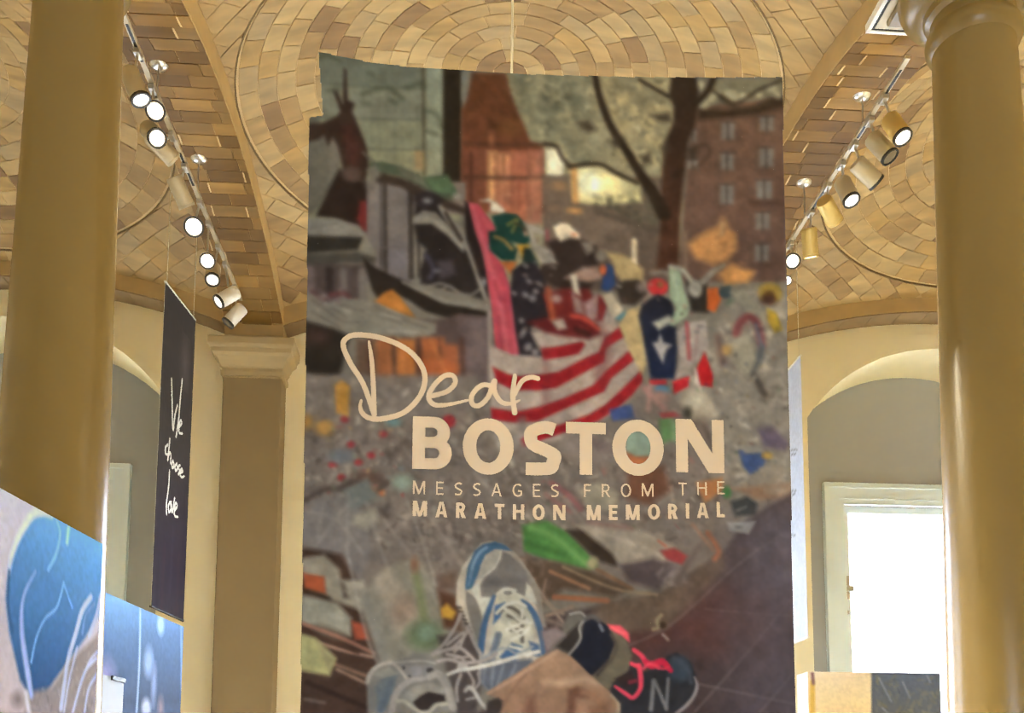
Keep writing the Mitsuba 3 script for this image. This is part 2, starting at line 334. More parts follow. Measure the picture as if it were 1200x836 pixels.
# ---------------------------------------------------------------- print data (centimetres on each sheet)
ART = [
('poly',([-5.8,0.7,73.5,-4.0,74.4,85.5,-3.3,89.1],(128,128,110),0.8),{'col2': (142,138,112)}),
('poly',([-5.8,0.7,65.9,-3.5,66.2,17.3,-5.2,21.4],(112,114,102),1.2)),
('poly',([-5.2,21.8,66.2,17.8,66.3,33.1,-4.8,36.9],(132,130,114),1.2)),
('poly',([-4.7,37.8,66.4,34.0,66.5,49.2,-4.3,52.8],(138,136,112),1.2)),
('poly',([-4.3,53.3,66.5,49.6,66.7,66.0,-3.9,69.5],(148,143,113),1.2)),
('line',([3.5,7.0,5.5,69.0],0.48,(118,116,98),0.6),{'al': 0.5}),
('line',([7.2,6.7,9.1,68.8],0.48,(118,116,98),0.6),{'al': 0.5}),
('line',([10.9,6.5,12.8,68.7],0.48,(118,116,98),0.6),{'al': 0.5}),
('line',([14.7,6.3,16.5,68.5],0.48,(118,116,98),0.6),{'al': 0.5}),
('line',([18.4,6.1,20.2,68.3],0.48,(118,116,98),0.6),{'al': 0.5}),
('line',([22.1,5.9,23.9,68.1],0.48,(118,116,98),0.6),{'al': 0.5}),
('line',([25.9,5.6,27.6,67.9],0.48,(118,116,98),0.6),{'al': 0.5}),
('line',([29.6,5.4,31.2,67.8],0.48,(118,116,98),0.6),{'al': 0.5}),
('line',([33.3,5.2,34.9,67.6],0.48,(118,116,98),0.6),{'al': 0.5}),
('line',([37.1,5.0,38.6,67.4],0.48,(118,116,98),0.6),{'al': 0.5}),
('line',([40.9,4.8,42.3,67.2],0.48,(118,116,98),0.6),{'al': 0.5}),
('line',([44.6,4.6,46.1,67.0],0.48,(118,116,98),0.6),{'al': 0.5}),
('line',([48.4,4.3,49.8,66.9],0.48,(118,116,98),0.6),{'al': 0.5}),
('line',([52.1,4.1,53.5,66.7],0.48,(118,116,98),0.6),{'al': 0.5}),
('line',([55.9,3.9,57.2,66.5],0.48,(118,116,98),0.6),{'al': 0.5}),
('line',([3.0,20.0,66.2,17.3],0.99,(98,98,84),0.79),{'al': 0.8}),
('line',([3.4,36.0,66.4,33.5],0.99,(98,98,84),0.79),{'al': 0.8}),
('line',([3.8,51.5,66.5,49.2],0.99,(98,98,84),0.79),{'al': 0.8}),
('poly',([56.4,5.2,65.6,4.7,66.3,64.7,57.2,65.2],(146,150,134),0.8),{'col2': (150,146,120)}),
('line',([55.1,5.3,56.3,62.1],1.99,(92,84,66),0.79)),
('poly',([51.6,50.4,56.2,50.2,56.3,59.9,51.7,60.1],(176,142,98),1.2)),
('line',([25.8,22.8,31.1,20.2,35.7,18.6,39.4,18.8,42.8,21.8,45.3,23.5],1.99,(72,76,58),1.59),{'al': 0.8}),
('line',([26.7,27.2,28.4,27.5],1.99,(72,76,58),1.59),{'al': 0.8}),
('line',([39.5,24.7,42.1,25.9],1.99,(72,76,58),1.59),{'al': 0.8}),
('line',([47.7,17.5,53.6,15.3,55.3,16.6],2.38,(72,76,58),1.59),{'al': 0.8}),
('line',([28.5,11.4,30.2,12.2],1.59,(72,76,58),1.59),{'al': 0.8}),
('line',([1.1,9.3,8.9,6.2,14.3,7.7],1.59,(72,76,58),1.59),{'al': 0.8}),
('line',([9.3,23.2,13.8,22.1],1.19,(72,76,58),1.59),{'al': 0.8}),
('line',([56.3,28.7,62.1,31.1,64.7,37.2],1.59,(72,76,58),1.59),{'al': 0.8}),
('line',([57.3,39.8,61.4,41.0],1.19,(72,76,58),1.59),{'al': 0.8}),
('poly',([72.8,5.2,82.0,4.6,82.2,25.0,73.0,25.5],(128,124,114),1.2)),
('poly',([64.7,4.7,74.0,4.2,74.7,74.9,65.6,75.3],(44,35,27),1.0)),
('heap',([65.7,10.1,74.1,9.7,74.7,72.3,66.4,72.7],14,3.6,[(56,44,34),(36,28,22)],41,1.6,0.6,0.3)),
('poly',([82.0,4.6,185.0,-1.3,183.4,111.5,83.0,115.6],(158,146,116),1.2)),
('heap',([97.3,6.0,137.4,3.7,141.5,51.2,116.1,50.2,106.7,35.0],90,4.4,[(120,118,98),(100,98,80),(165,158,130),(140,136,112),(84,84,68)],1,2.4,0.7,0.8)),
('heap',([137.4,3.7,180.6,1.2,175.7,49.4,150.0,55.2],70,4.8,[(206,182,132),(190,168,124),(160,144,110),(214,190,138)],2,2.4,0.8,0.8)),
('heap',([103.2,8.0,180.6,3.5,175.6,53.9,141.5,53.4,116.0,43.5],150,2.0,[(92,86,68),(112,104,82),(76,70,56),(226,200,150),(210,196,160)],42,1.0,0.65,0.7)),
('heap',([99.0,7.3,141.7,4.9,133.0,33.6,107.6,34.9],70,2.4,[(96,96,78),(84,84,68),(110,108,88)],43,1.2,0.6,0.6)),
('heap',([141.7,8.1,158.9,5.7,174.4,8.5,171.7,17.8,158.8,20.8],22,3.2,[(120,110,86),(100,92,74)],3,2.0,0.6,0.7)),
('poly',([74.0,7.8,78.7,7.6,78.8,22.1,74.2,22.3],(128,124,114),0.8)),
('poly',([79.1,7.5,96.0,6.6,97.8,15.6,101.6,26.2,105.5,35.0,108.4,42.1,114.4,44.5,115.2,79.2,74.4,81.1,74.2,27.7,76.7,22.2],(88,50,32),1.2),{'col2': (120,62,44)}),
('heap',([82.1,9.2,95.6,8.4,104.2,35.1,103.4,43.2,77.3,44.6],40,3.2,[(70,40,28),(100,58,36),(84,50,36),(110,66,40)],4,1.2,0.6,0.8)),
('poly',([76.1,48.2,86.6,47.7,86.8,78.3,76.4,78.8],(112,62,46),1.2)),
('poly',([87.4,48.5,91.2,48.3,91.4,74.1,87.6,74.3],(226,160,106),1.6)),
('poly',([92.0,49.2,99.2,48.8,99.3,79.9,92.2,80.3],(204,136,98),1.6),{'col2': (184,106,82)}),
('poly',([99.2,47.9,107.6,47.5,107.7,84.8,99.4,85.2],(176,100,78),1.6),{'col2': (190,108,80)}),
('poly',([107.6,46.6,114.4,46.3,114.4,84.5,107.7,84.8],(172,104,84),1.6)),
('heap',([87.4,49.4,114.4,48.1,114.4,81.4,95.2,80.1],40,2.4,[(226,168,124),(150,84,62),(200,124,92),(120,66,50)],44,1.2,0.6,0.9)),
('line',([76.1,45.1,99.2,44.4,115.2,43.1],1.99,(74,46,36),1.19),{'al': 0.85}),
('line',([76.3,62.5,99.3,61.8,115.2,60.5],1.99,(74,46,36),1.19),{'al': 0.85}),
('line',([79.1,49.9,79.3,76.5],1.59,(80,44,36),0.79)),
('line',([95.0,49.9,95.1,60.2],0.79,(130,80,56),0.79)),
('line',([102.6,62.0,102.7,77.6],0.79,(150,76,56),0.79)),
('ell',(97.9,35.4,5.9,4.5,0,(116,72,40),2.38,0.7)),
('ell',(111.0,67.0,3.0,8.8,0,(206,130,98),1.99,0.6)),
('ell',(89.1,41.7,1.6,3.6,0,(150,90,60),1.19,1)),
('poly',([116.0,46.2,122.4,44.9,124.5,59.2,116.1,59.6],(236,226,196),1.2)),
('poly',([114.8,59.7,179.9,56.4,179.1,116.1,114.9,118.7],(102,86,74),1.2),{'col2': (88,70,62)}),
('poly',([127.9,54.5,141.5,53.0,150.8,57.0,162.7,60.9,163.5,70.7,141.4,73.5,129.6,72.3],(240,222,160),1.6)),
('ell',(138.0,63.0,9.4,8.9,0,(255,238,180),3.18,1)),
('ell',(137.2,62.1,6.4,6.7,0,(255,250,214),2.38,1)),
('ell',(121.1,52.2,3.8,6.3,0,(255,244,216),1.59,1)),
('line',([129.6,54.5,130.4,72.3],2.78,(226,150,78),1.59)),
('ell',(157.1,63.8,4.7,4.5,0,(206,192,144),1.59,1)),
('heap',([141.4,68.2,169.1,65.5,175.3,81.7,141.3,83.3],40,3.2,[(96,92,72),(78,76,60),(120,112,88),(66,60,50)],5,1.6,0.7,0.8)),
('poly',([114.8,60.6,127.9,59.0,127.9,74.2,141.4,74.4,159.1,80.7,159.0,99.3,116.1,101.2],(112,92,80),1.6)),
('ell',(122.4,64.6,3.4,2.3,0,(176,124,76),1.59,0.7)),
('ell',(130.0,77.2,3.8,1.7,0,(196,140,84),1.19,1)),
('ell',(120.3,76.7,3.4,1.8,0,(150,110,80),1.19,0.6)),
('line',([141.4,77.1,171.0,85.5],1.99,(84,70,60),1.59)),
('poly',([189.9,19.1,237.3,10.5,235.7,109.3,181.3,111.6],(112,80,64),1.2),{'col2': (100,72,64)}),
('heap',([191.2,20.4,236.3,14.2,234.9,107.1,183.5,109.3],110,3.6,[(104,74,60),(120,86,68),(92,64,54),(112,84,70)],6,2.0,0.5,0.7)),
('poly',([192.5,18.5,206.4,19.6,221.7,16.9,237.4,6.8,238.0,16.0,221.6,21.5,202.0,24.4,192.4,25.8],(62,46,36),1.6)),
('poly',([201.5,3.3,237.5,0.3,237.3,7.7,221.8,13.2,206.5,14.1,194.3,17.5,196.1,9.1],(132,122,98),1.6)),
('ell',(195.6,16.5,3.0,2.9,0,(190,180,150),1.19,0.85)),
('ell',(200.0,13.0,2.6,2.5,0,(190,180,150),1.19,0.85)),
('ell',(209.6,11.6,3.9,3.7,0,(190,180,150),1.19,0.85)),
('ell',(203.1,11.0,1.7,1.7,0,(190,180,150),1.19,0.85)),
('ell',(216.2,11.7,2.2,2.1,0,(190,180,150),1.19,0.85)),
('ell',(230.8,6.2,2.6,2.5,0,(190,180,150),1.19,0.85)),
('ell',(224.1,10.3,1.7,1.7,0,(190,180,150),1.19,0.85)),
('ell',(193.6,6.5,2.6,2.5,0,(190,180,150),1.19,0.85)),
('ell',(233.8,9.8,2.2,2.0,0,(190,180,150),1.19,0.85)),
('poly',([204.5,26.1,211.1,25.7,210.9,34.9,204.4,35.2],(126,118,112),1.2)),
('line',([207.8,25.9,207.6,35.1],1.19,(84,70,64),0.79)),
('line',([204.1,26.1,211.5,25.7],0.79,(84,64,56),0.79)),
('poly',([224.3,21.8,231.3,21.4,231.1,29.3,224.1,29.6],(126,118,112),1.2)),
('line',([227.8,21.6,227.6,29.4],1.19,(84,70,64),0.79)),
('line',([223.8,21.8,231.7,21.4],0.79,(84,64,56),0.79)),
('poly',([203.8,42.6,210.3,42.2,210.2,51.3,203.7,51.6],(126,118,112),1.2)),
('line',([207.1,42.4,206.9,51.5],1.19,(84,70,64),0.79)),
('line',([203.4,42.6,210.8,42.2],0.79,(84,64,56),0.79)),
('poly',([223.5,38.8,230.9,38.4,230.6,48.9,223.2,49.3],(126,118,112),1.2)),
('line',([227.2,38.6,226.9,49.1],1.19,(84,70,64),0.79)),
('line',([223.0,38.8,231.3,38.4],0.79,(84,64,56),0.79)),
('poly',([203.1,59.4,210.0,59.0,209.8,69.4,202.9,69.7],(126,118,112),1.2)),
('line',([206.5,59.2,206.4,69.6],1.19,(84,70,64),0.79)),
('line',([202.7,59.4,210.4,59.0],0.79,(84,64,56),0.79)),
('poly',([221.8,56.2,229.6,55.8,229.4,66.2,221.5,66.6],(126,118,112),1.2)),
('line',([225.7,56.0,225.4,66.4],1.19,(84,70,64),0.79)),
('line',([221.3,56.2,230.0,55.8],0.79,(84,64,56),0.79)),
('poly',([221.0,73.4,227.9,73.0,227.7,82.0,220.8,82.3],(126,118,112),1.2)),
('line',([224.4,73.2,224.2,82.2],1.19,(84,70,64),0.79)),
('line',([220.5,73.4,228.3,73.0],0.79,(84,64,56),0.79)),
('poly',([220.2,90.0,227.1,89.7,226.9,99.0,220.0,99.3],(126,118,112),1.2)),
('line',([223.6,89.8,223.4,99.2],1.19,(84,70,64),0.79)),
('line',([219.7,90.0,227.5,89.6],0.79,(84,64,56),0.79)),
('poly',([188.0,30.6,191.5,30.5,191.4,37.3,187.9,37.5],(126,118,112),1.2)),
('line',([189.7,30.5,189.6,37.4],1.19,(84,70,64),0.79)),
('line',([187.6,30.7,191.9,30.4],0.79,(84,64,56),0.79)),
('poly',([186.9,46.6,192.1,46.3,192.0,51.3,186.8,51.6],(126,118,112),1.2)),
('line',([189.5,46.5,189.4,51.4],1.19,(84,70,64),0.79)),
('line',([186.5,46.6,192.5,46.3],0.79,(84,64,56),0.79)),
('line',([219.3,68.0,233.7,68.3],2.78,(84,58,50),1.59)),
('line',([218.6,101.2,232.8,101.4],1.99,(84,60,52),1.59)),
('ell',(204.4,80.4,2.2,3.6,0,(170,120,80),1.59,1)),
('poly',([183.8,84.9,186.4,84.8,186.0,107.0,183.5,107.1],(126,100,84),1.2)),
('poly',([179.3,0.9,177.8,12.9,180.4,19.2,179.8,27.4,175.8,38.1,173.9,54.0,172.7,84.1,170.8,105.9,181.8,105.4,182.6,80.5,185.0,58.0,187.4,38.4,191.1,28.2,193.5,11.1,191.9,0.1],(48,36,28),1.2),{'col2': (76,44,34)}),
('line',([140.4,3.1,142.5,14.9,148.0,30.5,155.2,42.3,162.8,55.5,169.1,65.5,174.5,76.4],[3.18,3.57,3.97,4.37,5.16,6.35,7.15],(48,36,28),0.99)),
('line',([127.5,54.1,142.3,52.0,150.8,56.1,161.4,60.9],1.99,(48,36,28),0.99)),
('line',([116.0,43.0,121.1,44.1,124.1,49.8,127.9,54.1],1.99,(62,48,38),0.99)),
('line',([163.2,5.5,169.7,9.2,177.8,13.8],1.99,(48,36,28),0.99)),
('line',([201.5,0.5,197.9,9.5,189.9,18.6],3.57,(48,36,28),0.99)),
('line',([201.3,9.7,211.7,15.6,224.1,7.5,237.5,1.2],1.59,(60,48,38),1.19)),
('line',([204.8,12.3,215.1,19.1,228.4,14.7],2.78,(64,50,38),1.59),{'al': 0.8}),
('poly',([131.3,30.5,137.3,28.8,140.7,33.2,137.3,36.1,133.9,33.5],(62,50,40),1.6),{'al': 0.9}),
('poly',([168.2,24.4,177.7,22.1,179.4,27.5,172.5,27.4],(62,50,40),1.6),{'al': 0.9}),
('poly',([162.8,46.5,168.0,44.4,168.8,49.8,164.5,50.9],(62,50,40),1.6),{'al': 0.9}),
('poly',([173.2,40.5,177.6,35.7,178.3,43.0,174.8,46.8],(62,50,40),1.6),{'al': 0.9}),
('poly',([147.9,39.6,151.8,36.2,154.3,41.5,150.0,43.5],(62,50,40),1.6),{'al': 0.9}),
('poly',([187.0,40.7,192.2,39.5,191.2,46.8,187.8,47.0],(62,50,40),1.6),{'al': 0.9}),
('line',([185.2,45.3,195.2,38.5,198.2,43.8,190.7,51.4],1.19,(74,54,44),1.19),{'al': 0.8}),
('line',([179.9,56.0,184.2,52.6],1.59,(48,36,28),1.19)),
('poly',([186.3,91.9,192.3,86.8,196.6,84.3,204.4,80.4,210.4,85.5,211.1,92.6,204.9,100.0,198.5,101.6,190.0,98.8],(206,140,82),2.0)),
('poly',([201.4,106.3,208.4,100.7,214.3,103.6,220.3,104.6,215.9,110.6,204.7,111.9],(206,140,78),1.6)),
('heap',([187.1,91.4,204.4,81.3,210.2,92.6,219.4,104.7,204.7,110.6,191.3,97.9],30,2.4,[(222,156,96),(186,120,72),(212,146,90),(150,100,72)],7,1.2,0.7,0.8)),
('line',([204.0,80.4,203.5,85.8],1.99,(190,150,110),1.19)),
('poly',([-4.7,39.1,7.6,41.1,13.9,44.4,15.3,53.1,14.4,65.5,10.1,76.2,3.0,85.3,-3.4,87.3],(112,106,96),1.6),{'col2': (84,78,70)}),
('poly',([10.3,48.1,13.9,45.2,16.1,53.1,14.7,62.0,10.8,68.3],(122,112,102),1.2)),
('poly',([0.1,36.2,4.2,35.1,6.8,40.3,0.3,44.2],(96,92,84),1.2)),
('poly',([-4.7,39.6,6.8,38.5,13.7,34.6,15.3,32.3,11.7,22.6,13.8,23.0,16.4,28.2,16.8,11.1,18.1,12.0,18.8,26.3,22.2,27.9,21.0,32.0,24.9,40.2,28.4,48.9,29.8,59.5,28.0,67.5,18.5,67.9,16.2,57.5,14.4,49.6,11.9,45.8,9.9,49.9,7.7,44.7,4.5,47.1,-4.4,49.7],(56,40,34),0.8)),
('poly',([15.8,39.8,20.7,37.8,26.0,50.8,24.5,61.5,19.5,57.3],(70,40,36),1.6)),
('poly',([4.7,86.1,10.1,73.2,15.5,61.1,22.6,66.9,28.8,67.4,33.2,84.8,35.5,95.1,33.6,103.0,28.5,93.7,25.2,90.4,14.1,87.0],(44,32,28),1.0)),
('poly',([24.3,86.9,25.7,77.7,29.0,76.7,32.9,88.3,35.1,96.4,33.9,101.3,30.2,95.4,26.0,90.3],(98,32,32),1.2)),
('ell',(21.3,63.9,4.9,3.5,0,(84,64,58),1.59,1)),
('line',([26.8,52.5,31.4,56.7,38.9,60.8],1.19,(96,88,78),0.6)),
('poly',([28.8,66.6,50.2,65.5,51.0,117.8,29.8,118.7],(122,110,106),0.8),{'col2': (112,100,102)}),
('poly',([49.8,66.4,76.7,65.1,76.9,81.9,50.0,83.1],(122,106,98),0.8)),
('heap',([29.6,67.8,49.4,66.9,50.1,117.0,35.8,113.3],12,4.8,[(134,122,116),(112,100,96)],8,2.4,0.5,0.8)),
('line',([37.3,63.1,38.7,115.3],1.99,(62,52,48),0.6)),
('line',([49.7,62.4,50.9,114.8],2.38,(62,52,48),0.6)),
('line',([35.3,63.2,36.7,115.4],0.79,(62,52,48),0.6)),
('line',([53.4,62.3,54.6,114.7],1.19,(62,52,48),0.6)),
('ell',(44.3,106.5,4.0,6.0,0,(116,106,112),1.59,1)),
('line',([29.5,101.5,49.1,99.7],0.79,(104,92,88),0.79)),
('poly',([29.4,57.7,36.0,56.5,45.1,58.7,55.5,63.5,67.5,62.0,73.5,72.8,66.0,76.2,57.7,70.4,44.3,63.6,31.6,62.5],(74,82,64),0.8)),
('poly',([43.4,58.3,55.5,63.9,58.5,69.5,45.2,63.1],(96,94,80),0.8)),
('poly',([56.8,65.2,67.5,62.0,73.0,72.3,61.8,71.1],(84,104,74),1.2)),
('poly',([31.1,62.0,44.4,64.0,57.7,70.4,76.4,78.4,76.9,81.9,57.8,77.5,45.3,69.3,32.9,67.2],(58,44,38),1.0)),
('poly',([28.6,61.3,32.7,58.4,35.3,63.6,31.3,68.2],(116,106,96),1.2)),
('ell',(72.6,72.8,2.1,1.8,0,(150,142,132),0.79,1)),
('poly',([52.4,78.2,62.7,76.4,70.3,89.2,77.9,101.1,84.2,117.8,85.9,125.0,77.3,122.8,67.8,120.6,55.5,118.1,55.0,111.6,58.1,100.6,53.5,96.5,51.3,87.4],(42,34,33),1.0)),
('ell',(57.7,75.3,6.7,4.4,0,(46,38,40),1.19,1)),
('ell',(58.2,75.7,2.0,1.3,0,(128,122,122),0.79,1)),
('poly',([63.1,106.1,70.5,105.8,72.2,112.6,64.5,115.6],(66,56,62),1.6)),
('line',([58.1,103.7,61.5,110.5,59.9,114.9],2.38,(60,54,70),1.19)),
('ell',(63.2,111.3,1.6,0.8,0,(110,106,112),0.79,1)),
('poly',([51.3,84.8,56.2,81.1,62.0,81.7,69.5,89.2,76.2,98.5,75.8,101.2,67.9,92.8,60.4,87.4,51.3,87.9],(146,136,126),0.8)),
('line',([54.6,82.9,59.5,82.7,63.7,85.1],0.79,(104,96,90),0.6)),
('line',([64.4,78.5,67.8,84.0,74.5,91.2,80.0,102.7,83.4,114.3,86.8,124.2],[1.99,2.78,3.57,3.18,2.38,1.59],(136,126,118),0.6)),
('line',([66.9,81.4,74.9,95.1],1.59,(56,44,40),0.6)),
('poly',([76.0,74.9,79.3,76.5,88.8,115.4,88.0,124.1,82.9,111.3,77.0,94.1],(40,30,30),0.8)),
('poly',([-3.4,87.3,14.1,87.0,25.1,89.9,28.9,94.1,27.7,95.9,-3.2,95.6],(134,127,120),1.0)),
('line',([2.8,92.3,14.9,89.1],0.79,(112,104,98),0.79)),
('poly',([-3.2,96.0,27.7,95.9,26.2,102.0,-2.9,105.5],(48,42,38),1.0)),
('poly',([28.5,93.7,33.6,103.0,32.8,106.1,25.5,105.5,25.4,102.1],(138,128,114),0.8)),
('poly',([-2.9,105.5,25.4,103.4,33.6,106.0,32.9,109.1,17.4,108.9,-2.6,115.8],(70,64,58),1.2)),
('poly',([-2.8,110.6,28.8,109.3,29.3,131.6,-2.1,132.8],(76,62,60),1.2)),
('line',([2.2,113.8,3.0,130.1],5.56,(112,94,94),1.19)),
('line',([18.3,113.2,19.1,129.4],3.57,(104,92,90),1.19)),
('line',([27.3,112.8,28.0,129.1],3.18,(112,102,98),1.19)),
('line',([11.9,113.4,12.7,129.7],3.97,(52,42,42),1.19)),
('line',([13.0,125.4,19.4,124.3,21.9,127.6],1.59,(96,40,46),1.19)),
('line',([4.1,124.1,9.0,128.1],1.19,(92,50,52),1.19)),
('line',([31.2,109.2,34.8,126.2],0.79,(140,132,124),0.6)),
('poly',([27.5,105.9,33.7,110.8,40.3,114.0,48.9,117.5,66.7,127.1,88.5,131.0,88.5,134.4,69.6,135.2,58.5,132.2,49.5,126.5,41.3,122.5,34.8,126.2,32.3,122.0],(42,33,29),0.8)),
('line',([46.9,117.6,57.2,122.3,67.1,126.2,78.1,127.1,87.6,128.9],[1.19,1.99,2.78,3.18,2.78],(132,122,112),0.6)),
('line',([58.4,120.1,64.5,117.7,70.7,119.6,76.9,124.5],1.19,(122,112,106),0.6)),
('line',([62.5,123.0,69.0,118.8,74.0,122.1,79.7,122.7,83.8,119.9],1.19,(116,106,100),0.6)),
('ell',(85.9,116.0,1.2,2.1,0,(120,116,118),0.79,1)),
('poly',([46.4,135.2,62.7,136.3,74.9,132.4,88.9,134.4,89.2,175.3,47.1,176.7],(84,66,64),1.2)),
('poly',([33.6,128.0,38.0,123.5,42.1,121.6,46.2,125.8,53.3,135.4,44.3,133.6],(178,104,42),0.8)),
('poly',([40.1,126.9,42.9,123.8,50.4,133.3,44.7,132.7],(200,122,52),1.2)),
('poly',([-2.4,123.5,4.1,125.8,11.8,129.7,19.9,126.8,28.8,127.3,39.0,130.4,50.4,135.0,63.1,138.0,63.2,142.3,54.7,146.0,44.5,143.8,34.4,145.0,24.3,145.0,14.1,141.6,-2.0,137.9],(130,121,110),1.0)),
('line',([4.2,128.3,18.1,138.0,26.2,138.5],0.79,(100,90,84),0.79)),
('line',([7.8,127.3,20.1,136.2],0.79,(100,90,84),0.79)),
('line',([17.9,130.3,38.3,135.5,46.4,138.6],0.79,(100,90,84),0.79)),
('line',([34.1,130.5,50.5,137.6,58.6,139.9],0.79,(100,90,84),0.79)),
('line',([4.3,134.3,17.4,141.4],0.79,(100,90,84),0.79)),
('line',([9.8,129.8,22.0,133.6],1.19,(150,142,132),0.79)),
('line',([30.1,133.3,46.4,136.1],1.19,(150,142,132),0.79)),
('line',([40.4,142.3,55.4,142.5],1.19,(150,142,132),0.79)),
('heap',([2.4,122.4,17.7,122.6,22.7,129.3,9.8,129.8],12,2.4,[(150,124,128),(118,84,88),(140,128,124)],9,1.0,0.75,0.5)),
('poly',([-2.0,137.9,14.2,142.0,22.3,145.5,20.1,156.6,17.5,165.9,10.8,167.0,-1.3,164.1],(44,36,31),1.2)),
('ell',(7.0,146.5,5.7,3.8,0,(70,46,42),1.99,0.7)),
('poly',([25.5,147.1,34.4,146.7,35.0,177.1,26.2,177.4],(96,70,56),1.6)),
('poly',([34.4,145.9,43.3,145.6,43.8,176.8,35.0,177.1],(150,86,52),1.6)),
('poly',([43.7,146.4,53.9,146.0,54.2,172.3,44.2,172.6],(176,100,50),1.6)),
('poly',([55.5,145.1,66.9,144.7,67.1,165.1,55.8,165.5],(160,84,48),1.6)),
('poly',([65.3,148.2,75.1,147.8,75.2,164.8,65.5,165.1],(150,80,50),1.6)),
('poly',([74.1,134.1,88.1,133.6,88.4,175.4,74.5,175.8],(100,80,80),1.6)),
('line',([42.9,146.4,44.2,172.6],1.59,(84,52,44),1.19)),
('line',([54.7,146.0,55.9,172.2],2.38,(84,52,44),1.19)),
('line',([64.8,145.6,66.0,171.9],0.79,(84,52,44),1.19)),
('line',([31.6,146.8,32.9,173.0],1.59,(84,52,44),1.19)),
('line',([75.4,145.2,76.5,171.5],2.38,(84,52,44),1.19)),
('poly',([56.1,157.4,67.0,154.9,74.4,158.0,73.6,165.3,61.1,167.0],(166,84,48),1.6)),
('line',([60.8,146.6,67.9,161.7],1.19,(180,104,60),1.19)),
('line',([46.6,148.0,48.5,169.1],1.99,(192,112,58),1.19)),
('line',([88.5,131.0,89.1,166.9],1.59,(160,146,140),0.6)),
('poly',([78.2,135.3,87.3,134.9,87.6,175.4,78.6,175.7],(110,92,92),2.4),{'al': 0.6}),
('poly',([78.1,75.6,82.6,76.3,87.7,82.7,91.5,87.8,89.4,92.3,87.8,98.0,95.3,107.3,99.5,121.5,102.1,136.5,103.8,155.7,100.2,163.5,96.5,165.4,91.9,151.9,89.7,128.4,85.8,103.4,80.7,87.4],(182,62,78),0.6)),
('line',([79.7,77.3,83.6,90.3,87.4,102.4,92.9,121.7,96.4,145.3,98.1,162.3],[1.59,2.38,1.99,2.78,2.78,1.59],(204,92,104),1.19)),
('line',([85.2,83.2,89.4,89.2],1.99,(198,80,90),1.19)),
('line',([91.2,115.3,93.8,123.9,96.3,124.6],1.59,(150,44,60),1.19)),
('line',([93.0,133.4,95.6,153.9],1.19,(150,50,66),0.99)),
('line',([99.6,128.0,101.8,153.7],1.59,(196,84,100),1.19)),
('poly',([88.9,75.1,83.5,74.5,88.0,73.0,92.2,75.0,96.0,78.8,95.2,80.6,88.5,79.6],(206,192,176),0.8)),
('poly',([89.3,82.2,95.2,80.1,101.9,80.7,106.5,85.8,108.6,93.6,106.1,96.3,97.3,94.5,91.9,90.0],(26,56,50),0.8)),
('line',([97.3,86.2,101.9,83.3,99.4,89.6],1.19,(130,120,50),0.79)),
('line',([101.0,85.1,106.1,87.6],1.59,(66,60,44),0.79)),
('ell',(106.1,90.2,1.2,1.3,0,(170,130,110),0.79,1)),
('poly',([87.7,90.1,93.6,89.0,99.4,94.9,101.9,99.2,101.1,104.4,94.5,104.7,88.6,99.7],(24,52,46),0.8)),
('line',([91.1,92.6,95.2,94.2,99.4,98.4],1.59,(150,118,62),0.79)),
('poly',([101.9,96.1,107.8,95.8,104.9,103.8],(198,142,38),0.6)),
('poly',([105.3,97.3,108.6,98.0,112.8,105.7,110.3,108.4,104.4,104.3],(32,46,44),0.8)),
('poly',([93.7,105.2,102.0,104.8,98.7,111.5],(172,88,40),0.8)),
('poly',([104.8,84.1,110.2,85.6,116.1,88.4,115.3,90.7,109.8,89.6,111.5,95.2,118.2,98.0,122.0,104.9,114.5,105.2,109.4,97.1,107.7,90.1],(168,154,144),0.8)),
('ell',(116.1,102.0,2.9,1.8,0.4,(140,128,118),1.19,1)),
('line',([116.5,88.0,116.9,93.2],1.19,(150,60,70),0.79)),
('poly',([116.1,94.1,121.1,92.2,132.0,91.2,140.9,94.8,142.1,109.7,137.0,117.8,122.8,117.5,111.1,112.3,113.6,105.7,122.0,104.9],(50,38,35),1.2)),
('poly',([119.4,86.1,122.8,83.7,127.0,84.0,132.5,89.0,132.5,91.7,127.8,91.0,123.2,93.4,121.1,90.8],(242,218,192),0.8)),
('ell',(129.9,89.6,1.7,1.3,0,(226,160,124),0.79,1)),
('poly',([133.3,93.4,138.8,93.1,139.6,97.5,136.2,99.4],(130,116,106),1.2)),
('poly',([134.1,106.5,141.2,105.4,143.7,111.4,137.0,113.4,125.3,112.2],(166,130,116),1.2)),
('poly',([99.5,109.3,104.5,105.2,111.1,104.9,116.1,114.3,116.1,120.8,118.6,132.4,108.7,138.0,111.2,146.5,115.8,153.6,108.8,155.1,103.4,153.6,101.3,140.8,98.7,121.5],(42,35,40),0.8)),
('ell',(106.2,121.6,1.6,1.3,0.5,(140,130,132),0.79,0.8)),
('ell',(100.4,121.0,1.2,0.9,0.5,(140,130,132),0.79,0.8)),
('ell',(109.5,123.2,1.7,1.8,0.5,(140,130,132),0.79,0.8)),
('ell',(111.1,119.7,1.3,1.3,0.5,(140,130,132),0.79,0.8)),
('ell',(106.1,106.8,1.3,0.9,0.5,(140,130,132),0.79,0.8)),
('ell',(107.8,114.6,1.3,0.9,0.5,(140,130,132),0.79,0.8)),
('ell',(112.8,115.7,1.7,0.9,0.5,(140,130,132),0.79,0.8)),
('ell',(105.0,140.7,1.2,2.6,0.5,(140,130,132),0.79,0.8)),
('ell',(107.5,147.9,1.7,2.1,0.5,(140,130,132),0.79,0.8)),
('ell',(110.8,150.3,1.7,1.8,0.5,(140,130,132),0.79,0.8)),
('ell',(104.2,134.7,1.2,1.3,0.5,(140,130,132),0.79,0.8)),
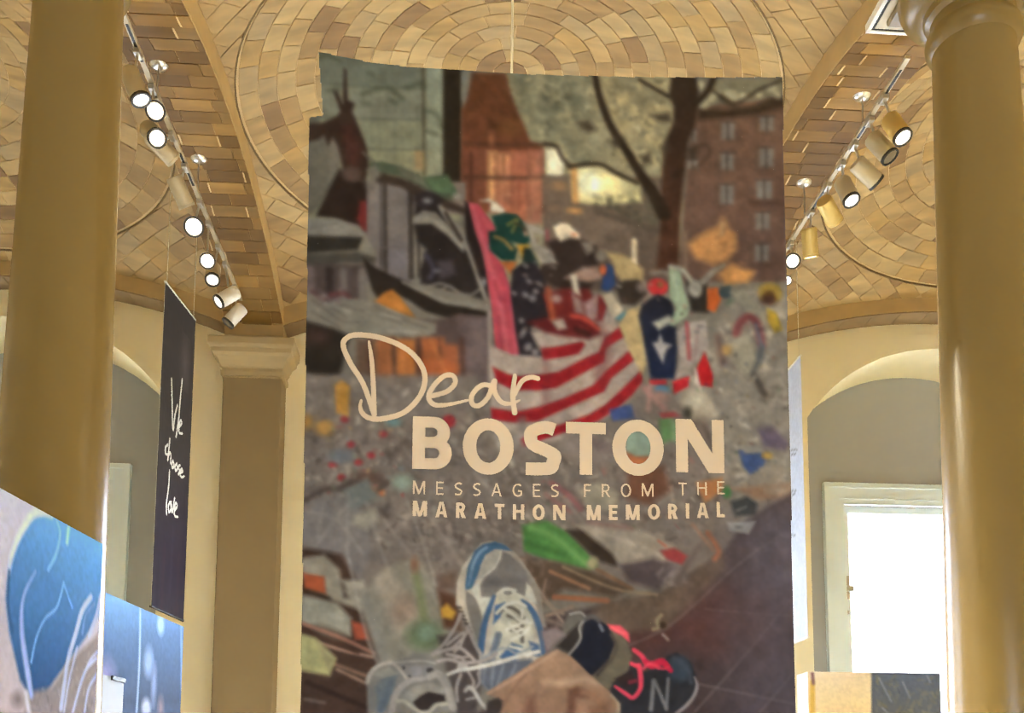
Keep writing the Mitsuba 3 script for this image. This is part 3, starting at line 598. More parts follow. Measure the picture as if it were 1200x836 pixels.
('poly',([89.0,147.3,99.7,152.0,116.2,152.3,108.7,140.5,124.5,138.2,137.0,129.1,141.2,119.8,147.9,122.6,150.7,134.6,154.5,141.0,158.6,148.2,162.7,158.8,161.8,165.3,151.7,177.6,136.8,187.4,116.2,199.8,99.9,197.7,90.9,190.0,89.2,175.3],(170,150,140),0.8)),
('heap',([112.0,141.3,149.5,126.0,159.8,155.9,140.9,182.2,99.8,183.4,95.6,162.4],26,5.2,[(182,162,150),(150,130,124),(164,144,138)],10,2.4,0.5,0.5)),
('poly',([113.7,148.5,124.5,146.4,133.6,143.9,135.2,145.6,131.9,150.4,124.4,152.4,114.9,154.1],(142,26,33),0.6)),
('poly',([101.0,162.7,110.8,161.9,122.0,159.8,131.5,154.3,141.9,148.8,144.8,141.8,152.0,135.9,154.0,141.0,145.2,147.0,144.4,153.9,131.5,161.6,121.1,167.9,112.1,169.5,99.8,169.5,92.4,165.9,90.3,158.3,96.9,161.5],(142,26,33),0.6)),
('poly',([89.6,178.7,101.9,180.4,112.9,177.5,124.4,172.9,138.5,166.1,145.6,158.1,156.5,147.8,159.0,152.5,147.6,162.3,144.3,168.9,131.4,175.2,122.0,179.8,112.1,184.8,101.5,185.9,90.1,184.6],(142,26,33),0.6)),
('poly',([162.7,157.1,163.1,163.1,158.0,170.1,150.0,177.6,140.9,183.9,134.3,186.6,116.2,193.1,102.4,199.3,102.3,194.3,120.3,187.0,136.8,180.6,145.1,175.2,155.5,164.6],(142,26,33),0.6)),
('line',([137.0,126.5,146.1,144.3,143.1,165.1],2.38,(110,40,44),2.38),{'al': 0.45}),
('line',([146.1,141.3,141.0,160.9],2.38,(110,40,44),2.38),{'al': 0.45}),
('line',([116.2,148.9,116.2,178.7],2.38,(110,40,44),2.38),{'al': 0.45}),
('poly',([107.0,135.4,116.2,132.5,124.5,131.3,132.0,131.0,141.1,135.0,142.8,140.1,136.9,142.9,124.5,141.7,116.2,140.3],(92,28,30),1.2)),
('poly',([114.5,120.9,124.5,117.4,137.0,116.9,140.3,122.9,137.0,131.7,126.1,132.1,117.8,132.4],(104,32,32),1.2)),
('poly',([141.2,119.8,143.7,121.0,146.2,125.3,143.6,133.2,139.5,133.3],(112,32,34),1.0)),
('poly',([118.2,133.7,124.5,133.0,126.5,137.7,122.0,138.8],(170,152,142),0.8)),
('poly',([128.6,119.9,133.6,123.1,134.5,130.1,130.3,129.4],(150,120,118),1.2)),
('poly',([134.5,124.8,141.2,119.8,141.1,131.5,136.1,132.6],(168,136,136),1.2)),
('line',([128.6,131.2,135.3,132.6,141.5,137.6],[1.99,2.78,1.59],(172,56,46),0.79)),
('line',([131.1,138.0,136.9,140.4],2.38,(56,32,30),1.19)),
('line',([117.0,118.6,119.5,132.4],3.18,(150,66,44),1.19)),
('poly',([127.8,110.3,130.7,109.7,133.2,121.0,129.5,119.4],(206,190,174),0.8)),
('ell',(121.1,122.8,2.5,2.1,0,(156,128,122),1.19,1)),
('poly',([143.3,119.7,148.3,118.6,153.7,126.7,152.8,132.0,149.1,131.2,145.4,124.4],(196,176,154),0.8)),
('poly',([149.9,131.6,155.0,127.5,155.8,129.7,152.0,132.9],(80,132,148),0.6)),
('poly',([151.6,134.6,156.2,127.5,162.2,124.2,163.7,138.5,165.2,153.1,163.1,160.1,159.0,151.6,156.5,147.4,154.0,140.6],(190,160,112),0.8)),
('poly',([144.7,97.3,152.2,98.3,158.1,100.2,164.0,106.1,164.0,111.9,154.2,113.6,150.1,108.5,148.0,102.0],(188,158,110),1.2)),
('poly',([158.2,90.9,159.9,89.5,161.2,91.3,161.1,103.6,158.1,102.0],(220,196,166),0.6)),
('ell',(143.0,100.0,2.5,2.6,0,(130,118,108),1.19,1)),
('poly',([145.5,103.9,148.8,104.6,150.4,114.6,146.2,118.3,142.9,116.7],(42,60,108),0.8)),
('ell',(144.2,107.0,1.7,2.6,0,(206,88,48),0.79,1)),
('poly',([150.0,115.5,154.7,111.8,161.4,111.1,166.4,117.9,159.6,124.7,152.9,124.1],(54,43,38),1.0)),
('ell',(163.1,115.0,2.5,2.6,0,(120,104,98),1.19,1)),
('line',([164.4,112.3,167.3,118.7],1.59,(150,130,120),1.19)),
('ell',(171.1,114.6,5.1,4.4,0,(190,42,46),0.79,1)),
('ell',(172.4,113.3,1.7,1.7,0,(140,90,60),0.79,1)),
('line',([168.2,107.7,173.3,106.6,177.5,108.2],1.99,(130,116,106),1.19)),
('poly',([161.3,129.9,163.4,123.7,171.1,118.1,178.2,121.4,179.8,130.0,180.4,147.4,179.0,161.3,167.2,161.7,164.9,148.0,162.9,137.6],(34,32,40),0.8),{'col2': (30,36,62)}),
('poly',([172.1,138.6,173.7,142.9,177.9,144.0,175.0,146.7,173.2,153.7,170.7,148.6,168.3,143.5,170.8,142.6],(174,164,164),0.6)),
('poly',([180.1,137.0,185.7,132.4,195.0,130.3,196.5,146.8,184.5,159.4,179.0,161.3,181.6,150.8],(168,152,146),0.8)),
('line',([185.3,132.4,186.3,150.7],1.59,(154,54,60),0.79)),
('line',([190.7,135.3,188.8,152.3],1.19,(150,120,118),0.79)),
('poly',([176.7,103.8,182.7,105.4,183.8,115.4,186.7,123.2,185.7,128.9,178.9,134.4,176.4,133.7,180.3,125.2,177.0,120.1],(152,166,138),0.8)),
('poly',([168.4,133.1,176.4,128.9,178.9,131.4,171.3,136.9],(168,162,148),0.8)),
('line',([179.2,108.1,181.2,120.4],1.59,(170,180,156),1.19)),
('poly',([185.1,111.4,195.4,109.7,196.8,127.2,187.5,127.1],(46,39,36),1.0)),
('ell',(189.8,114.7,3.4,4.4,0,(168,158,148),0.79,1)),
('line',([177.6,103.8,183.5,105.3,188.1,110.9],2.38,(174,164,150),0.79)),
('line',([193.6,111.1,198.9,105.6,204.5,101.8],[3.18,2.78,1.59],(142,132,122),0.79)),
('poly',([195.7,114.5,200.9,113.4,202.9,119.5,199.3,126.7,195.5,125.1],(206,92,42),0.8)),
('ell',(204.6,116.3,3.0,2.7,0,(52,66,76),0.79,1)),
('ell',(209.6,122.7,4.3,3.6,0,(46,86,66),1.19,1)),
('poly',([202.6,113.3,207.3,112.3,207.6,117.5,203.8,117.7],(60,70,74),0.8)),
('poly',([182.8,159.4,196.5,146.0,202.3,126.1,213.2,114.7,237.0,109.3,238.1,230.2,210.9,231.7,198.8,210.1,174.1,185.4],(146,133,122),1.6)),
('heap',([182.8,161.6,200.0,139.3,213.1,119.1,236.8,115.9,237.4,226.0,211.0,226.6,182.3,193.6],420,3.2,[(190,176,160),(86,76,72),(196,182,168),(166,152,138),(138,124,116),(116,104,98),(156,140,130),(128,118,112),(176,164,148)],11,1.2,0.7,0.6)),
('poly',([207.2,115.8,214.1,114.6,221.6,120.9,224.9,129.2,217.2,128.6,211.4,120.5],(154,144,128),1.2)),
('line',([209.8,136.8,212.0,131.4,216.4,128.2,220.5,132.0,222.5,142.4],3.97,(128,62,66),1.19)),
('line',([219.7,132.0,222.8,144.1],1.59,(96,100,120),0.79)),
('line',([222.4,144.1,220.1,151.2,216.6,156.5],3.57,(92,94,98),1.59)),
('poly',([207.1,142.1,216.2,135.6,219.3,149.5,215.7,159.2,208.2,152.5],(164,152,134),1.2)),
('line',([218.3,158.2,223.2,167.5],3.18,(74,64,60),1.59)),
('line',([200.8,139.3,203.1,152.2],3.97,(110,84,78),1.59)),
('ell',(205.0,145.6,2.5,2.7,0,(176,136,80),1.19,1)),
('ell',(227.3,115.4,6.1,5.3,0,(166,132,56),1.19,1)),
('ell',(226.9,117.2,3.0,3.1,0,(84,56,34),1.19,1)),
('poly',([225.5,123.0,230.1,125.9,233.3,134.1,229.0,136.0,225.7,130.0],(190,150,46),1.0)),
('ell',(226.0,119.4,3.8,2.3,0,(70,44,40),1.59,1)),
('poly',([193.9,146.9,198.0,158.9,197.4,165.0,191.1,163.9,189.6,155.7],(176,27,32),0.6)),
('poly',([177.7,162.6,186.1,159.3,185.6,164.9,178.5,169.0],(176,31,40),0.6)),
('poly',([166.4,162.1,174.8,161.8,174.8,164.4,166.4,164.7],(170,34,42),0.6)),
('ell',(172.6,167.1,3.4,2.5,0,(66,114,150),0.79,1)),
('ell',(191.0,169.0,2.2,3.0,0,(70,116,70),0.79,1)),
('line',([189.1,155.7,191.9,167.7],1.19,(200,180,170),0.6)),
('poly',([-3.2,165.8,83.4,162.8,90.1,188.0,108.1,197.9,140.9,186.4,165.9,166.4,182.6,172.3,207.1,209.9,210.6,243.4,173.2,264.8,108.3,266.1,84.5,294.7,0.4,295.9],(118,104,97),1.6)),
('heap',([1.6,167.7,83.4,167.1,99.9,196.1,84.1,246.2,3.7,247.9],520,3.2,[(172,158,146),(70,56,52),(184,168,152),(142,128,118),(112,98,93),(90,76,71),(152,140,128),(126,112,108),(104,90,90)],12,1.2,0.7,0.55)),
('heap',([83.7,200.7,140.9,188.5,178.4,176.7,206.9,222.5,173.3,252.5,100.2,245.8],420,3.2,[(170,152,140),(66,48,42),(180,164,150),(140,124,114),(110,92,84),(88,68,60),(156,140,126),(128,104,98),(98,78,72)],13,1.2,0.7,0.5)),
('heap',([35.2,185.5,83.6,188.2,100.0,212.8,84.1,246.2,48.0,230.6],70,4.0,[(96,76,66),(84,66,58),(112,92,82),(128,110,100)],14,1.2,0.6,0.45)),
('ell',(20.8,186.7,2.0,1.7,0,(140,46,52),0.79,1)),
('ell',(23.9,198.7,1.9,1.7,0,(140,46,52),0.79,1)),
('ell',(27.6,207.3,2.0,1.6,0,(140,46,52),0.79,1)),
('ell',(38.9,193.3,2.0,1.6,0,(140,46,52),0.79,1)),
('ell',(33.5,203.8,2.0,1.7,0,(140,46,52),0.79,1)),
('ell',(15.7,208.9,2.0,1.6,0,(140,46,52),0.79,1)),
('ell',(19.9,214.9,1.9,1.7,0,(140,46,52),0.79,1)),
('poly',([15.6,170.2,18.8,167.6,22.8,170.4,22.4,185.0,16.7,183.5],(192,134,58),1.0)),
('ell',(11.4,191.2,4.3,3.7,0,(182,132,66),1.59,1)),
('ell',(3.3,188.5,2.4,3.4,0,(170,120,50),1.59,1)),
('line',([31.0,217.1,35.1,221.1,39.0,221.8],2.78,(186,104,60),1.19)),
('ell',(43.6,187.3,3.6,2.1,0,(98,126,126),1.19,1)),
('ell',(48.5,216.6,4.8,4.1,0,(136,146,132),1.99,1)),
('ell',(19.6,204.6,5.6,3.3,0,(104,106,114),1.59,1)),
('line',([3.5,226.0,12.1,220.9,20.7,219.4,31.8,214.6,40.5,216.8],2.38,(78,62,58),1.59)),
('line',([12.5,239.6,28.1,229.5,40.5,216.8],1.59,(84,70,64),1.19)),
('ell',(31.8,214.6,6.3,3.3,0,(100,72,62),1.99,1)),
('ell',(69.8,186.1,3.2,3.3,0,(140,40,46),0.79,1)),
('heap',([1.8,174.0,47.3,189.3,51.8,222.3,3.3,231.7],60,1.6,[(150,60,60),(190,140,80),(120,130,140),(200,180,160),(70,60,60),(110,120,96)],31,0.8,0.8,0.6)),
('heap',([116.2,204.0,207.4,192.9,206.8,226.7,140.6,244.9,108.2,237.4],70,1.6,[(150,80,76),(180,120,70),(110,120,130),(200,182,164),(60,48,44),(96,110,80)],32,0.8,0.8,0.6)),
('heap',([182.8,159.4,236.2,140.1,234.4,209.2,207.0,218.3],80,1.6,[(120,70,66),(90,100,130),(200,190,176),(66,58,56),(170,140,90),(100,116,92)],33,0.8,0.8,0.6)),
('heap',([141.2,113.2,166.5,112.2,204.3,132.6,236.7,118.1,233.8,149.0,199.7,154.5],40,1.6,[(60,50,48),(180,166,152),(150,80,70),(84,96,110)],34,0.8,0.7,0.6)),
('heap',([91.0,80.3,116.1,88.0,141.3,100.1,137.0,117.8,99.5,119.3],26,1.6,[(60,48,44),(170,150,136),(90,36,34)],35,0.8,0.6,0.6)),
('heap',([3.7,247.9,32.9,271.5,60.4,267.0,68.7,294.9,37.5,307.3,5.8,323.3],60,2.0,[(150,136,122),(58,42,36),(120,96,80),(170,154,140)],36,0.8,0.6,0.35)),
('poly',([0.6,231.8,11.4,223.3,28.0,226.2,34.8,247.2,29.0,271.6,18.9,260.5,1.2,253.6],(122,112,110),1.6)),
('poly',([21.6,221.0,31.8,214.6,37.9,224.7,24.2,230.4],(112,114,110),1.6)),
('line',([5.3,231.7,18.4,235.4,30.5,251.4],0.99,(148,138,132),1.19),{'al': 0.7}),
('line',([8.8,247.8,20.2,231.3,28.0,225.0],0.99,(148,138,132),1.19),{'al': 0.7}),
('line',([23.2,223.0,23.7,247.5,26.5,267.6],0.99,(148,138,132),1.19),{'al': 0.7}),
('line',([12.2,225.4,9.5,243.7],0.99,(148,138,132),1.19),{'al': 0.7}),
('line',([32.0,226.9,38.3,247.2,44.6,263.2],0.99,(148,138,132),1.19),{'al': 0.7}),
('poly',([26.2,232.8,36.0,229.3,37.7,235.0,32.3,240.0,25.1,236.9],(154,144,130),1.6)),
('heap',([48.0,230.6,116.3,229.0,116.3,245.4,84.1,246.2,76.3,266.7,52.5,267.1],220,2.8,[(176,158,146),(72,56,50),(146,128,120),(124,104,98),(160,142,130),(104,86,80),(130,112,106)],15,1.2,0.6,0.45)),
('line',([83.8,213.2,116.3,245.4],1.19,(158,142,132),1.19),{'al': 0.5}),
('line',([100.0,208.6,124.4,237.0],1.19,(158,142,132),1.19),{'al': 0.5}),
('line',([59.9,230.3,76.2,254.5],1.19,(158,142,132),1.19),{'al': 0.5}),
('line',([40.1,234.9,68.4,270.8],1.19,(158,142,132),1.19),{'al': 0.5}),
('line',([116.3,212.3,136.6,236.7],1.19,(158,142,132),1.19),{'al': 0.5}),
('poly',([89.7,191.3,101.5,188.5,104.8,195.9,95.9,202.5],(150,136,126),1.6)),
('line',([93.8,196.2,100.0,206.5],2.38,(178,164,150),1.19)),
('ell',(104.8,187.5,2.4,4.2,0,(120,104,98),1.59,1)),
('poly',([155.2,207.9,173.0,204.9,176.2,217.0,165.4,224.4,155.1,221.3],(102,64,50),2.0)),
('poly',([130.9,218.2,140.8,213.8,151.4,218.9,149.7,226.5,136.6,228.5],(158,144,126),1.6)),
('ell',(136.7,199.2,10.7,6.7,0.3,(140,122,116),2.38,1)),
('ell',(140.9,194.9,6.6,2.5,0.5,(112,92,90),1.59,1)),
('poly',([170.8,182.1,176.7,180.2,179.0,191.2,172.3,193.9],(92,128,78),1.2)),
('poly',([176.6,181.9,180.8,183.5,179.8,192.9,177.3,192.1],(126,150,110),1.2)),
('poly',([154.5,188.1,167.4,187.7,167.3,200.4,159.4,201.1,154.5,197.8],(142,158,140),1.2)),
('poly',([154.0,198.3,159.8,200.6,167.3,200.4,166.4,205.9,156.5,205.4],(172,98,62),1.0)),
('poly',([146.7,177.7,157.5,174.8,159.1,181.6,148.4,183.6],(58,72,122),0.8)),
('poly',([170.8,178.7,178.4,177.6,181.7,180.0,172.5,181.2],(152,58,62),0.8)),
('line',([163.9,166.5,173.4,176.0],2.38,(168,114,110),1.19)),
('line',([166.8,165.1,165.8,177.1],1.99,(170,124,116),1.19)),
('ell',(172.2,170.5,3.7,3.0,0,(160,120,112),1.59,1)),
('poly',([186.1,165.8,195.3,167.6,201.4,180.3,187.5,181.6,180.9,172.4],(170,154,136),1.2)),
('ell',(188.9,172.1,4.2,3.4,0,(182,170,152),1.59,1)),
('ell',(185.0,178.2,2.1,3.0,0,(60,54,46),1.19,1)),
('poly',([219.0,185.3,226.6,183.8,234.9,192.1,232.7,195.6,222.6,194.2],(98,82,100),1.6)),
('poly',([209.9,196.2,217.5,194.3,224.2,198.4,221.5,204.4,215.1,208.0,211.4,203.4],(62,78,124),1.0)),
('poly',([210.8,194.5,220.1,193.4,222.5,196.7,213.2,197.8],(150,140,132),1.0)),
('ell',(223.7,198.4,2.6,1.7,0,(184,144,64),0.99,1)),
('poly',([219.8,204.5,229.1,202.9,231.5,210.1,221.7,212.9],(154,138,122),1.2)),
('ell',(228.2,205.9,3.4,3.4,0,(150,134,120),1.59,1)),
('ell',(190.8,187.0,4.2,6.8,0.4,(112,94,86),1.99,1)),
('line',([193.3,184.8,199.7,201.6],2.38,(88,72,68),1.59)),
('ell',(200.9,207.9,5.8,4.3,0,(150,134,122),1.99,1)),
('poly',([188.7,212.9,201.3,210.0,202.0,215.9,192.7,222.9],(184,116,70),1.2)),
('ell',(203.6,217.2,2.1,2.9,0,(64,112,62),0.99,1)),
('poly',([205.2,221.7,213.6,218.6,218.6,222.3,217.6,228.2,207.6,229.2],(58,58,58),1.2)),
('line',([208.5,225.9,212.7,224.1],0.79,(110,106,100),0.79)),
('line',([118.7,214.8,126.0,219.6,132.6,226.9],2.38,(150,86,90),1.19)),
('line',([116.3,220.7,127.7,228.7],1.59,(140,92,88),1.19)),
('line',([136.6,228.5,148.9,233.1],1.59,(150,130,118),1.19)),
('poly',([206.2,215.0,234.4,211.7,236.3,220.1,219.5,220.5],(150,112,90),1.6)),
('ell',(228.8,215.7,5.9,1.7,0,(160,140,124),1.59,1)),
('poly',([225.7,222.1,238.9,215.4,234.9,427.3,2.1,426.1,-0.8,323.4,84.8,324.9,116.4,302.2,109.1,279.0,140.5,274.4,171.1,268.1,202.3,245.6,211.7,231.7],(82,64,64),1.6),{'col2': (50,38,38)}),
('poly',([219.3,226.4,238.8,219.6,238.1,276.0,214.3,268.2],(94,82,88),5.6),{'al': 0.8}),
('poly',([136.4,293.9,173.1,271.0,201.9,264.3,201.3,297.0,181.0,293.3,156.6,297.7],(88,50,46),6.4),{'al': 0.8}),
('heap',([140.5,289.8,235.7,242.8,233.7,320.9,192.8,321.4],60,9.5,[(76,56,56),(90,70,70),(84,54,50),(70,54,56)],16,3.2,0.35,0.3)),
('poly',([142.6,271.9,171.1,266.5,201.4,246.9,202.1,255.2,173.8,283.6,142.5,288.2,136.5,278.6],(98,78,66),2.0)),
('heap',([140.5,273.6,171.1,267.3,200.1,249.8,175.0,281.2,142.5,286.6],40,3.2,[(110,90,76),(88,68,58),(104,84,72)],17,1.2,0.5,0.4)),
('line',([140.4,297.9,173.8,283.2,208.4,252.6,229.5,237.5],0.99,(112,96,92),0.79),{'al': 0.7}),
('line',([186.6,323.0,211.6,295.3,233.3,269.5],0.79,(112,96,92),0.79),{'al': 0.7}),
('line',([216.4,324.3,234.9,303.5],0.79,(112,96,92),0.79),{'al': 0.7}),
('line',([188.9,310.2,235.3,319.3],0.79,(112,96,92),0.79),{'al': 0.7}),
('line',([192.3,274.3,218.2,276.3,234.8,276.9],0.6,(112,96,92),0.79),{'al': 0.7}),
('line',([171.0,277.6,168.9,280.4,169.7,283.3,167.2,284.5],1.59,(150,130,100),0.79)),
('ell',(171.7,282.4,1.7,1.7,0,(60,44,34),0.79,1)),
('line',([171.7,286.9,174.1,289.3],1.19,(150,130,125),0.6)),
('poly',([203.4,231.9,217.6,231.1,213.7,237.5,204.5,236.0],(156,150,148),0.8)),
('ell',(209.1,234.2,1.7,0.9,0,(110,106,106),0.6,1)),
('line',([194.1,237.5,199.0,245.7,197.2,249.9],2.38,(160,90,60),1.19)),
('line',([186.7,233.5,196.5,245.8],1.59,(150,110,90),0.79)),
('poly',([214.8,243.3,239.9,242.7,237.8,320.9,213.1,321.2],(98,90,106),23.8),{'al': 0.75}),
('poly',([189.5,268.6,222.6,268.0,222.0,292.7,189.1,293.2],(88,60,60),15.9),{'al': 0.5}),
('poly',([104.9,235.8,116.3,233.1,126.4,238.6,134.9,247.1,140.6,254.4,136.5,256.9,126.4,254.3,116.3,252.0,105.8,248.1],(72,118,58),1.2)),
('line',([109.0,236.6,120.3,241.2,134.5,253.3],2.38,(108,148,82),1.59)),
('line',([107.4,244.0,124.4,249.4],1.99,(58,96,48),1.59)),
('poly',([126.0,237.8,136.6,236.7,150.4,248.8,149.6,254.6,140.6,251.9,133.3,245.1],(58,45,38),1.2)),
('poly',([130.9,235.2,146.8,233.2,166.1,238.1,178.3,244.1,180.3,250.3,165.1,253.5,152.0,254.6,147.2,248.1],(158,142,128),1.2)),
('line',([140.7,237.5,161.1,244.5,173.3,249.2],1.59,(178,160,146),1.59)),
('line',([136.6,233.4,157.1,236.3],1.59,(140,100,92),1.59)),
('poly',([170.9,246.7,177.5,244.9,184.0,248.9,181.5,253.1,174.1,250.8],(152,56,58),1.0)),
('line',([173.4,244.2,170.1,241.8],1.19,(180,100,80),0.79)),
('poly',([151.2,253.8,167.6,250.1,178.2,254.9,169.9,265.7,155.2,261.9],(80,66,68),1.6)),
('heap',([169.2,253.4,187.7,252.2,187.5,264.6,169.9,265.7],20,3.2,[(124,108,108),(104,90,92),(140,124,122)],18,1.2,0.7,0.5)),
('line',([189.9,243.8,181.5,256.4,178.1,261.4],1.99,(100,82,78),1.59)),
('ell',(138.2,253.2,2.4,3.3,0.6,(160,148,112),0.99,1)),
('poly',([107.4,251.8,120.3,252.7,140.6,258.1,156.8,265.1,148.7,269.4,124.4,265.7,110.3,278.2,100.3,270.3],(86,66,54),1.6)),
('line',([118.3,257.7,136.5,265.5],1.59,(150,104,76),0.79)),
('line',([124.4,255.5,148.7,265.3,169.0,267.8],1.19,(140,116,92),0.79)),
('line',([120.3,269.9,145.4,271.1],2.38,(150,88,60),0.79)),
('line',([112.3,266.0,124.4,282.0],1.19,(150,126,110),0.79)),
('line',([116.3,261.8,110.3,286.3],1.19,(130,104,92),0.79)),
('line',([106.3,266.1,124.4,277.9],1.19,(140,120,104),0.79)),
('line',([140.6,256.4,156.8,265.1],1.59,(120,84,60),0.79)),
('line',([108.3,278.2,126.4,284.0],1.99,(110,92,84),0.79)),
('line',([116.3,278.9,128.4,274.6],1.59,(140,112,96),0.79)),
('heap',([100.2,245.8,116.3,253.7,124.4,286.0,112.3,286.2],30,2.8,[(140,110,98),(110,86,76),(160,134,120),(90,66,56)],19,1.0,0.7,0.4)),
('poly',([-0.9,248.0,20.7,251.6,32.9,271.5,41.3,303.2,36.3,326.9,1.3,327.3],(66,46,38),1.6)),
('poly',([2.0,254.0,12.8,251.8,20.1,258.9,22.3,271.7,32.2,273.5,30.7,277.9,15.3,272.6,2.2,262.4],(152,140,124),1.2)),
('poly',([3.3,260.8,13.1,262.2,14.1,270.6,7.8,269.5,3.9,268.0],(166,76,46),1.0)),
('line',([3.9,268.8,14.9,272.6],2.38,(60,44,34),1.19)),
('poly',([21.0,263.7,31.2,263.5,33.7,271.5,25.9,273.2],(160,148,132),1.2)),
('poly',([2.4,270.8,19.3,274.5,26.1,281.6,25.9,290.0,13.7,287.4,2.8,284.0],(152,144,128),1.2)),
('ell',(15.7,288.6,7.0,2.7,0.3,(90,74,62),1.59,1)),
('poly',([26.1,282.8,32.4,284.3,34.1,291.4,27.8,291.5],(152,66,46),1.0)),
('line',([2.8,284.0,21.6,290.8,36.6,297.8],1.59,(150,100,82),0.79)),
('line',([2.9,290.3,21.7,296.4,35.8,299.4],1.19,(170,128,108),0.79)),
('line',([2.8,286.4,29.5,297.9],0.99,(70,44,36),0.79)),
('line',([18.0,302.8,41.5,311.2],1.59,(126,92,74),0.79)),
('line',([20.0,305.5,37.6,313.6],1.19,(150,116,98),0.79)),
('line',([6.0,319.4,14.6,320.9],1.19,(100,84,76),0.79)),
('line',([6.6,311.6,33.9,323.0],1.99,(50,34,30),0.79)),
('poly',([2.1,288.8,9.9,291.0,19.5,300.4,16.6,308.3,2.6,306.1],(178,168,112),1.2)),
('poly',([10.0,292.6,18.7,300.4,16.5,306.7],(160,146,104),1.2)),
('poly',([22.6,268.5,32.8,267.5,40.5,258.5,56.2,250.8,65.2,266.9,71.0,286.9,65.6,299.7,42.2,306.4,37.3,295.4,31.1,279.5],(142,132,118),1.6)),
('poly',([35.9,261.8,42.9,258.4,50.9,267.1,56.7,281.5,49.0,290.4,41.7,279.4],(158,142,126),2.0)),
('ell',(50.3,277.6,5.5,7.2,0.4,(160,130,112),2.38,0.8)),
('line',([55.6,261.4,58.1,273.0,59.5,282.3],3.57,(126,130,88),1.59)),
('ell',(59.9,289.1,8.7,7.1,0,(104,114,82),2.38,1)),
('ell',(60.7,287.8,4.0,3.6,0,(124,142,118),1.59,1)),
('line',([32.2,273.5,39.2,291.4,41.3,303.2],3.57,(132,126,118),1.99)),
('line',([51.1,226.4,60.2,250.7,68.5,278.9],0.99,(160,148,138),0.99),{'al': 0.7}),
('line',([22.6,247.5,32.4,287.5,39.8,304.9],0.99,(160,148,138),0.99),{'al': 0.7}),
('line',([62.4,266.9,70.1,282.9],0.99,(160,148,138),0.99),{'al': 0.7}),
('ell',(54.7,255.7,1.6,3.3,0,(130,80,56),1.59,1)),
('poly',([65.2,266.9,74.7,270.7,76.5,286.8,68.6,285.3],(90,56,42),1.6)),
('poly',([66.9,276.5,70.0,274.0,74.0,278.0,72.5,281.2,67.7,280.5],(206,150,54),1.0)),
('poly',([65.1,261.2,73.8,258.6,73.9,266.7,66.0,267.7],(100,76,64),1.6)),
('poly',([65.5,289.0,84.4,287.5,87.0,310.6,83.2,326.5,75.0,326.5,72.0,310.8],(76,64,62),1.2)),
('poly',([74.0,274.0,74.3,264.3,76.6,256.5,81.7,249.5,85.7,244.9,90.5,243.6,96.1,245.1,102.2,249.9,106.6,255.9,111.5,263.1,113.9,272.0,115.1,286.2,115.2,296.6,111.6,308.7,100.5,316.0,89.4,315.3,84.6,306.6,85.3,295.5,81.3,286.7],(186,170,155),0.6)),
('poly',([78.7,267.4,78.3,265.0,79.4,256.5,82.5,248.6,86.5,245.3,92.1,243.9,96.9,245.5,100.2,248.3,92.1,247.6,87.7,250.6,85.4,255.5,84.6,260.0,81.5,266.6],(62,92,122),0.5)),
('line',([80.6,260.9,82.2,254.4,84.9,249.4,88.1,246.9],1.19,(128,154,182),0.6)),
('line',([79.9,265.0,81.4,258.4],0.79,(90,120,150),0.6)),
('poly',([99.4,248.3,103.4,251.5,109.1,259.5,113.1,266.0,116.3,284.1,113.9,284.2,110.7,270.1,106.6,260.4],(140,128,118),0.8)),
('poly',([85.8,256.3,88.1,250.6,92.1,248.0,95.7,248.4,94.2,252.5,92.2,256.6,87.4,260.4,82.6,264.1],(164,154,143),0.6)),
('line',([95.3,248.4,94.2,252.5,91.8,257.0,86.6,260.8],0.79,(196,186,174),0.48)),
('poly',([95.7,248.4,99.4,249.9,103.4,253.9,107.0,257.9,108.3,263.6,106.7,269.7,100.3,267.8,90.7,270.4,86.3,270.9,85.4,264.9,88.2,260.7,92.6,256.6,95.0,252.1],(113,105,102),0.6)),
('poly',([87.4,261.6,107.5,261.2,107.5,264.4,87.4,264.8],(92,85,86),2.0),{'al': 0.8}),
('poly',([85.9,265.7,100.3,266.2,92.3,271.2,86.3,271.3],(124,115,110),0.8)),
('poly',([78.7,267.8,83.1,270.6,85.9,277.8,86.8,285.8,85.7,296.3,81.6,285.1,78.7,273.1],(122,112,105),0.6)),
('poly',([80.7,267.0,84.6,263.7,85.5,270.5,90.7,270.4,89.5,275.3,86.8,280.2,84.3,273.0],(188,181,168),0.6)),
('poly',([107.1,263.2,109.5,266.0,112.3,273.3,109.1,272.5,106.3,270.2],(186,178,165),0.6)),
('poly',([91.5,269.6,96.2,266.3,101.1,267.0,105.9,270.2,109.9,277.4,110.7,286.3,110.0,295.9,100.4,299.3,93.3,299.4,90.0,291.4,91.2,284.6,93.9,276.0],(190,181,164),0.6)),
('line',([91.9,270.0,89.5,276.5,87.2,284.6,85.7,296.3],[1.59,2.38,2.78,3.18],(60,88,124),0.6)),
('poly',([92.3,274.5,97.1,272.7,94.7,280.1,91.6,283.3],(66,98,144),0.6)),
('line',([105.1,271.8,108.3,274.6,111.5,279.8,114.3,288.6,115.2,296.6],[1.19,2.38,2.78,2.78,2.38],(66,92,128),0.6)),
('line',([94.0,288.5,91.3,297.8],3.18,(100,110,128),0.79)),
('poly',([94.8,298.5,100.4,292.0,105.2,293.6,102.0,300.8,96.4,300.9],(58,88,130),0.8)),
('poly',([108.4,291.1,113.1,292.7,114.0,298.3,110.0,297.5],(64,88,126),0.8)),
('line',([93.9,277.7,98.7,275.1,103.5,277.5,105.9,280.7],1.59,(96,86,80),0.6)),
('line',([98.7,279.2,102.7,280.7,105.1,283.9],1.59,(96,86,80),0.6)),
('line',([99.5,285.6,104.3,286.4,105.2,291.2],1.59,(96,86,80),0.6)),
('line',([93.1,278.1,97.1,274.4,102.7,272.6,106.7,274.6],1.59,(202,194,182),0.48)),
